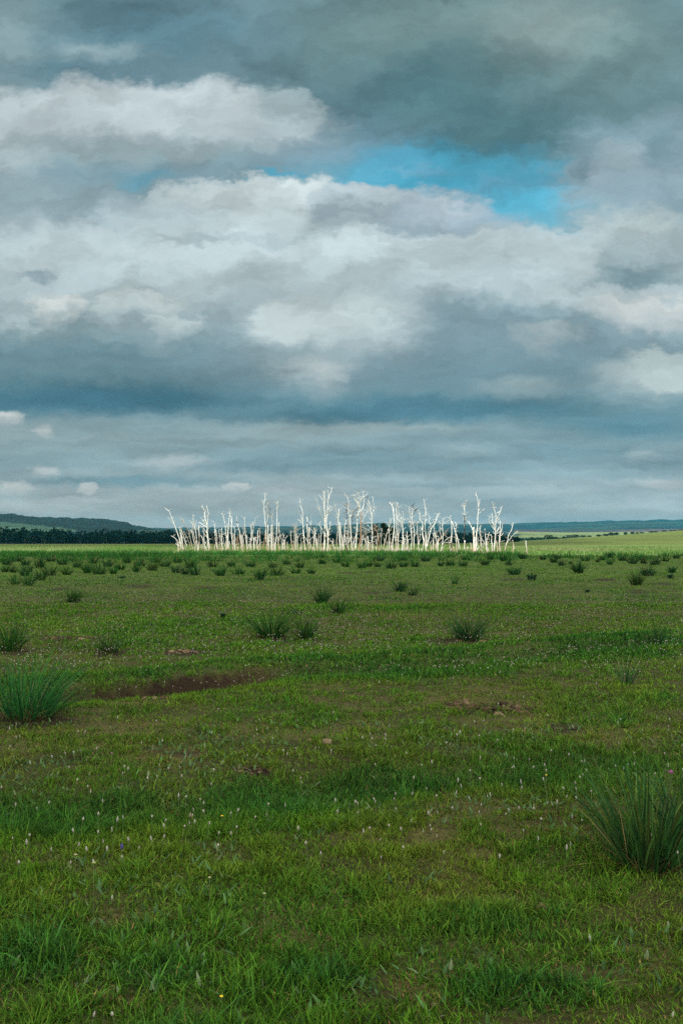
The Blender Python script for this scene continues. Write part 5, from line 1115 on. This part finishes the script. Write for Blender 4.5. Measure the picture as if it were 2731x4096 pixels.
# thousands more as specks over the middle meadow
g = Geo(); m = 0
OCT = np.array([(1, 0, 0), (0, 1, 0), (-1, 0, 0), (0, -1, 0), (0, 0, 1.5), (0, 0, -1.2)]); OT = [(0, 1, 4), (1, 2, 4), (2, 3, 4), (3, 0, 4), (1, 0, 5), (2, 1, 5), (3, 2, 5), (0, 3, 5)]
n = 11000
d = 11.5 * (90 / 11.5) ** (rng.random(n) ** 0.85); x = rng.uniform(-0.40, 0.40, n) * d
k = (fbm(x, d * 0.5, 4, 3) + rng.normal(0, 0.06, n) + 0.10 * sstep(14, 26, d) > 0.53)
x, d = x[k], d[k]; n = len(x)
z = height(x, d) + rng.uniform(0.08, 0.17, n); r = rng.uniform(0.005, 0.009, n) * np.maximum(1, d / 45) ** 0.5
Vf = (np.stack([x, d, z], 1)[:, None, :] + OCT[None] * r[:, None, None]).reshape(-1, 3)
Tf = ((np.arange(n) * 6)[:, None, None] + np.array(OT)[None]).reshape(-1, 3)
cf = np.repeat(W_COL[None] * rng.uniform(0.6, 1.05, (n, 1)), 6, 0)
tag(link('meadow_flowers', mesh_from('meadow_flowers', Vf, None, Tf, cf), M_PETAL), kind='stuff')

# ------------------------------------------------------------------ clods of earth and dung
def clod_mesh(seed):
    import bmesh
    bm = bmesh.new(); bmesh.ops.create_icosphere(bm, subdivisions=3, radius=1.0)
    off = Vector((seed * 5.3, seed * 2.9, seed * 7.1))
    for v in bm.verts:
        k = 1 + 0.42 * mnoise.fractal(v.co * 1.3 + off, 0.8, 2.2, 4) + 0.10 * mnoise.noise(v.co * 5 + off)
        v.co *= k; v.co.z *= 0.62
    me = bpy.data.meshes.new('clod'); bm.to_mesh(me); bm.free()
    c = np.ones((len(me.vertices), 4), np.float32); c[:, :3] = [(0.13, 0.085, 0.052), (0.095, 0.062, 0.040), (0.19, 0.13, 0.08), (0.05, 0.034, 0.024), (0.27, 0.20, 0.125)][seed % 5]
    at = me.color_attributes.new('Col', 'FLOAT_COLOR', 'POINT'); at.data.foreach_set('color', c.ravel())
    me.polygons.foreach_set('use_smooth', np.ones(len(me.polygons), bool))
    me.materials.append(M_SOIL)
    return me
CLODS = [clod_mesh(i) for i in range(10)]
src_clod = None
def clod(px, py, size_px, label, group, kind_i, name='earth_clod'):
    global src_clod
    x, d = ground_at(px, py); s = size_px * d / FPX * 0.5
    if src_clod is None: o = src_clod = link(name, CLODS[kind_i], None)
    else:
        o = src_clod.copy(); o.name = name; o.data = CLODS[kind_i]; COL.objects.link(o)
    o.location = (x, d, hz(x, d) + s * 0.15); o.scale = (s * rng.uniform(.8, 1.3), s * rng.uniform(.8, 1.3), s * rng.uniform(.7, 1.2)); o.rotation_euler = (rng.uniform(-.3, .3), rng.uniform(-.3, .3), rng.uniform(0, 6.28))
    tag(o, label, 'clod', group)
for i in range(62):
    t = rng.uniform(0, 1); px = 1780 + 330 * t + rng.normal(0, 10); py = 2822 + 22 * t + rng.normal(0, 9)
    clod(px, py, rng.uniform(12, 30), 'brown crumbly clod in the spread out heap on the turf', 'clods of the spread out heap', int(rng.integers(0, 9)))
clod(2012, 2818, 34, 'largest dark round clod standing on top of the spread out heap', 'clods of the spread out heap', 3)
for (cx_, cy_, rx_, ry_, n_c, lb, gp) in [
    (1020, 3085, 90, 16, 26, 'small brown clod in the bare patch behind the lush ditch', 'clods of the bare patch behind the lush ditch'),
    (2255, 2905, 45, 8, 9, 'brown clod in the little row beyond the spread out heap', 'clods of the little row'),
    (725, 2617, 70, 8, 14, 'crumbly clod lying on the turf above the muddy ditch', 'clods above the muddy ditch'),
    (600, 2795, 80, 6, 9, 'clod on the turf just before the muddy ditch', 'clods before the muddy ditch'),
    (250, 2557, 110, 5, 9, 'clod in the line behind the ragged spiky tussock', 'clods behind the ragged tussock'),
    (740, 2725, 330, 16, 60, 'earth lump fallen from the bank of the muddy ditch', 'lumps in the muddy ditch'),
    (320, 3036, 60, 8, 8, 'small clod among the white flowers', 'clods among the white flowers'),
    (1880, 2574, 60, 5, 7, 'small clod at the foot of the straw footed tussock', 'clods at the straw footed tussock'),
    (2240, 2618, 80, 5, 10, 'clod in the hollow past the straw footed tussock', 'clods in the hollow')]:
    for i in range(n_c):
        px = cx_ + rng.uniform(-1, 1) * rx_; py = cy_ + rng.normal(0, .5) * ry_
        if 'muddy ditch' in lb and 'bank' in lb: py = 2764 - (px - 400) * 0.095 + rng.normal(0, 6)
        bank_ = 'bank' in lb
        clod(px, py, rng.uniform(6, 15) if bank_ else rng.uniform(9, 24), lb, gp, int(rng.choice([1, 3, 8, 6])) if bank_ else int(rng.integers(0, 10)))
def flat_stone(px, py, w, label):
    clod(px, py, w, label, None, 4, 'pale_dung')
    COL.objects[-1]
flat_stone(1240, 2968, 24, 'pale dry lump beside a wider pale lump on the turf')
flat_stone(1302, 2978, 50, 'widest pale dry lump on the turf behind the lush ditch')
flat_stone(1612, 3160, 30, 'straw coloured lump in the lush grass of the ditch')
flat_stone(2170, 3640, 50, 'pale flat lump half sunk in the front turf')
flat_stone(1740, 4020, 34, 'small pale lump at the bottom edge of the turf')

# ------------------------------------------------------------------ far woods and bushes
def crown_quads(g, cx, cy, z0, w, h, n, size, col, shape='round'):
    a = rng.uniform(0, 6.28, n); t = rng.random(n)
    if shape == 'round': prof = np.sqrt(np.clip(1 - (2 * t - 1) ** 2, 0.05, 1))
    else: prof = np.clip(1.05 - t, 0.08, 1) ** 0.8
    rr = w * prof * rng.random(n) ** 0.45
    lump = 1 + 0.3 * np.sin(a * 3 + t * 5 + cx)
    c0 = np.stack([cx + rr * lump * np.cos(a), cy + rr * lump * np.sin(a), z0 + h * t], 1)
    e1 = rng.normal(0, 1, (n, 3)); e1 /= np.linalg.norm(e1, axis=1)[:, None]
    e2 = rng.normal(0, 1, (n, 3)); e2 -= e1 * (e1 * e2).sum(1)[:, None]; e2 /= np.linalg.norm(e2, axis=1)[:, None]
    s = size * rng.uniform(0.5, 1.2, n)[:, None]
    V = np.stack([c0 - e1 * s, c0 - e2 * s * .7, c0 + e1 * s, c0 + e2 * s * .7], 1).reshape(-1, 3)
    q = (np.arange(n) * 4)[:, None] + np.arange(4)
    c = np.repeat(np.asarray(col) * rng.uniform(0.6, 1.4, (n, 1)), 4, 0)
    g.add(V, q, None, c)
g = Geo()
m = 0
WOOD = np.array((0.007, 0.022, 0.016))
for row, (dd, hm) in enumerate(((735, 1.08), (712, 1.0), (690, 0.92), (672, 0.8))):
    px = -420.0
    while px < 2075:
        d = dd + rng.uniform(-9, 9); x = (px - CX) / FPX * d
        top = np.interp(px, [-400, 0, 200, 330, 480, 640, 720, 900, 1100, 1300, 1500, 1700, 1900, 2000, 2080], [60, 58, 54, 44, 50, 46, 46, 40, 36, 42, 44, 42, 38, 30, 16])
        h = top * d / FPX * hm * rng.uniform(0.74, 1.12)
        w = h * rng.uniform(0.22, 0.36)
        z = hz(x, d)
        pine = rng.random() < 0.2
        crown_quads(g, x, d, z + h * 0.16, w, h * 0.84, 46, 0.55 + 0.05 * h, WOOD * rng.uniform(0.6, 1.35) * (np.array((1.5, 1.3, 0.9)) if rng.random() < 0.07 else 1), 'cone' if pine else 'round')
        tube(g, np.array([(x, d, z - .3), (x + rng.normal(0, .2), d, z + h * 0.6)]), [0.16, 0.07], np.repeat((np.array([(0.35, 0.34, 0.32)]) if rng.random() < 0.25 else np.array([(0.05, 0.045, 0.04)])), 2, 0), 4)
        crown_quads(g, x, d - 2, z - .2, w * 1.1, h * 0.28, 10, 0.7, WOOD * 0.8)
        px += rng.uniform(7, 15)
for i in range(60):        # the hazy strip of wood on the low ground past the stand
    px = 2010 + i * 5.0 + rng.uniform(-3, 3); d = 1120 + rng.uniform(-20, 20); x = (px - CX) / FPX * d
    top = np.interp(px, [2010, 2080, 2160, 2300], [2146, 2152, 2151, 2153]) + rng.uniform(-2, 3)
    zt = CAM_Z + (2160 - top) / FPX * d; z = hz(x, d)
    crown_quads(g, x, d, z, 2.6, zt - z, 60, 1.0, WOOD * rng.uniform(1.0, 1.8))
tag(link('forest', g.mesh('forest'), M_CROWN), kind='stuff')
def bush(name, px, base_py, top_py, half_px, d, label, cat, group, n=220, col=(0.010, 0.028, 0.014), shape='round', trunk=0.12):
    x = (px - CX) / FPX * d; z = hz(x, d)
    h = max((base_py - top_py) / FPX * d, 1.0); w = half_px / FPX * d
    root = bpy.data.objects.new(name, None); COL.objects.link(root); root.location = (x, d, z)
    tag(root, label, cat, group)
    g = Geo()
    tube(g, smooth_path([(0, 0, -.4), (0.1 * w, 0, h * .35), (-.05 * w, .1, h * .8)], 3), np.linspace(0.05 * h, 0.02 * h, 7), np.repeat(np.array([(0.05, 0.042, 0.035)]), 7, 0), 5)
    for k in range(3):
        a = k * 2.1 + px
        tube(g, np.array([(0, 0, h * .25), (w * .5 * math.cos(a), w * .5 * math.sin(a), h * .65)]), [0.025 * h, 0.012 * h], np.repeat(np.array([(0.05, 0.042, 0.035)]), 2, 0), 4)
    link('trunk', g.mesh('trunk', True), M_BARK, root)
    g = Geo()
    m = max(2, int(w / h * 2.2)) if shape == 'round' else 1
    for k in range(m):
        ox = (k - (m - 1) / 2) / m * 1.5 * w if m > 1 else 0
        hk = h * rng.uniform(0.8, 1.02) * (1 - 0.25 * abs(ox) / max(w, .1))
        crown_quads(g, ox, rng.uniform(-.2, .2) * w, h * trunk, w * (0.95 if m == 1 else 1.15 / m + .2), hk - h * trunk, n // m, 0.11 * h + 0.12, np.array(col) * rng.uniform(0.8, 1.2), shape)
    link('crown', g.mesh('crown'), M_CROWN, root)
RB = [(2196, 2160, 2142, 17, 'round dark bush, first and largest on the green ridge'), (2216, 2160, 2150, 13, 'lower dark bush leaning on the round first one'), (2254, 2155, 2147, 5, 'small upright bush alone between two bush groups'), (2278, 2155, 2142, 18, 'broad dark bush starting the merged row on the ridge'), (2303, 2153, 2140, 13, 'tall middle bush of the merged row on the ridge'), (2331, 2152, 2143, 14, 'sloping bush next in the merged row on the ridge'), (2357, 2151, 2146, 10, 'flat last bush of the merged row on the ridge'),
      (2394, 2148, 2139, 9, 'compact bush opening the second row on the ridge'), (2422, 2146, 2135, 14, 'wide bush in the second row on the ridge'), (2443, 2144, 2131, 12, 'tallest bush of the second row on the ridge'), (2462, 2143, 2131, 11, 'last leafy bush of the second row on the ridge'), (2501, 2140, 2130, 7, 'pale thin bush just past the second row'), (2528, 2138, 2128, 8, 'round tree alone higher on the ridge'), (2548, 2137, 2130, 6, 'small bush behind the lone round tree'), (2566, 2136, 2130, 9, 'low long bush past the lone round tree'),
      (2604, 2132, 2125, 11, 'low bush before the skyline hedge on the ridge'), (2622, 2131, 2125, 7, 'small rounded bush on the skyline of the ridge'), (2657, 2129, 2123, 11, 'flat bush on the skyline of the ridge'), (2690, 2127, 2121, 15, 'long flat hedge like bush on the skyline'), (2722, 2126, 2119, 12, 'last bush on the skyline at the frame edge')]
for px, b, t, hw, lb in RB:
    bush('ridge_bush', px, b + 2, t, hw, 880, lb, 'bush', 'dark bushes along the green ridge')
bush('leafy_tree', 1538, 2184, 2087, 13, 300, 'dark leafy tree with a thin pointed top behind the fan topped dead birch', 'tree', 'dark living trees behind the dead birches', 420, (0.02, 0.04, 0.018), 'round', 0.1)
bush('leafy_tree', 1565, 2184, 2100, 15, 304, 'dark rounded living tree behind the flat T dead birch', 'tree', 'dark living trees behind the dead birches', 420, (0.026, 0.045, 0.02), 'round', 0.1)
bush('leafy_tree', 1508, 2184, 2135, 16, 310, 'low dark living tree behind the stained dead poles', 'tree', 'dark living trees behind the dead birches', 320, (0.022, 0.042, 0.02), 'round', 0.08)
bush('leafy_tree', 1500, 2182, 2092, 11, 330, 'thin pale crowned living tree beside the high forked dead birch', 'tree', 'dark living trees behind the dead birches', 160, (0.06, 0.065, 0.045), 'round', 0.4)

# ------------------------------------------------------------------ air
hm, hnt = new_mat('blue_air')
ho = nd(hnt, 'ShaderNodeOutputMaterial'); hv = nd(hnt, 'ShaderNodeVolumePrincipled')
hv.inputs['Color'].default_value = (0.03, 0.37, 0.60, 1)
hv.inputs['Density'].default_value = 0.000065
hv.inputs['Anisotropy'].default_value = 0.0
hnt.links.new(hv.outputs[0], ho.inputs['Volume'])
X0, X1, Y0, Y1, Z0, Z1 = -9000, 9000, -400, 9000, -22, 185
hb = [(X0, Y0, Z0), (X1, Y0, Z0), (X1, Y1, Z0), (X0, Y1, Z0), (X0, Y0, Z1), (X1, Y0, Z1), (X1, Y1, Z1), (X0, Y1, Z1)]
me = mesh_from('haze', hb, [(0, 3, 2, 1), (4, 5, 6, 7), (0, 1, 5, 4), (1, 2, 6, 5), (2, 3, 7, 6), (3, 0, 4, 7)])
HAZE = True
if HAZE: tag(link('haze', me, hm), kind='stuff')

# ------------------------------------------------------------------ picture settings
scene.view_settings.view_transform = 'Standard'
scene.view_settings.look = 'None'
scene.view_settings.exposure = 0.0
scene.view_settings.gamma = 1.0
scene.render.engine = 'CYCLES'
scene.cycles.max_bounces = 6
scene.cycles.diffuse_bounces = 3
scene.cycles.transparent_max_bounces = 4
scene.cycles.volume_bounces = 0
scene.cycles.use_denoising = False
scene.cycles.denoiser = 'OPENIMAGEDENOISE'
scene.cycles.denoising_input_passes = 'RGB_ALBEDO_NORMAL'
scene.cycles.sample_clamp_indirect = 5.0
scene.render.film_transparent = False
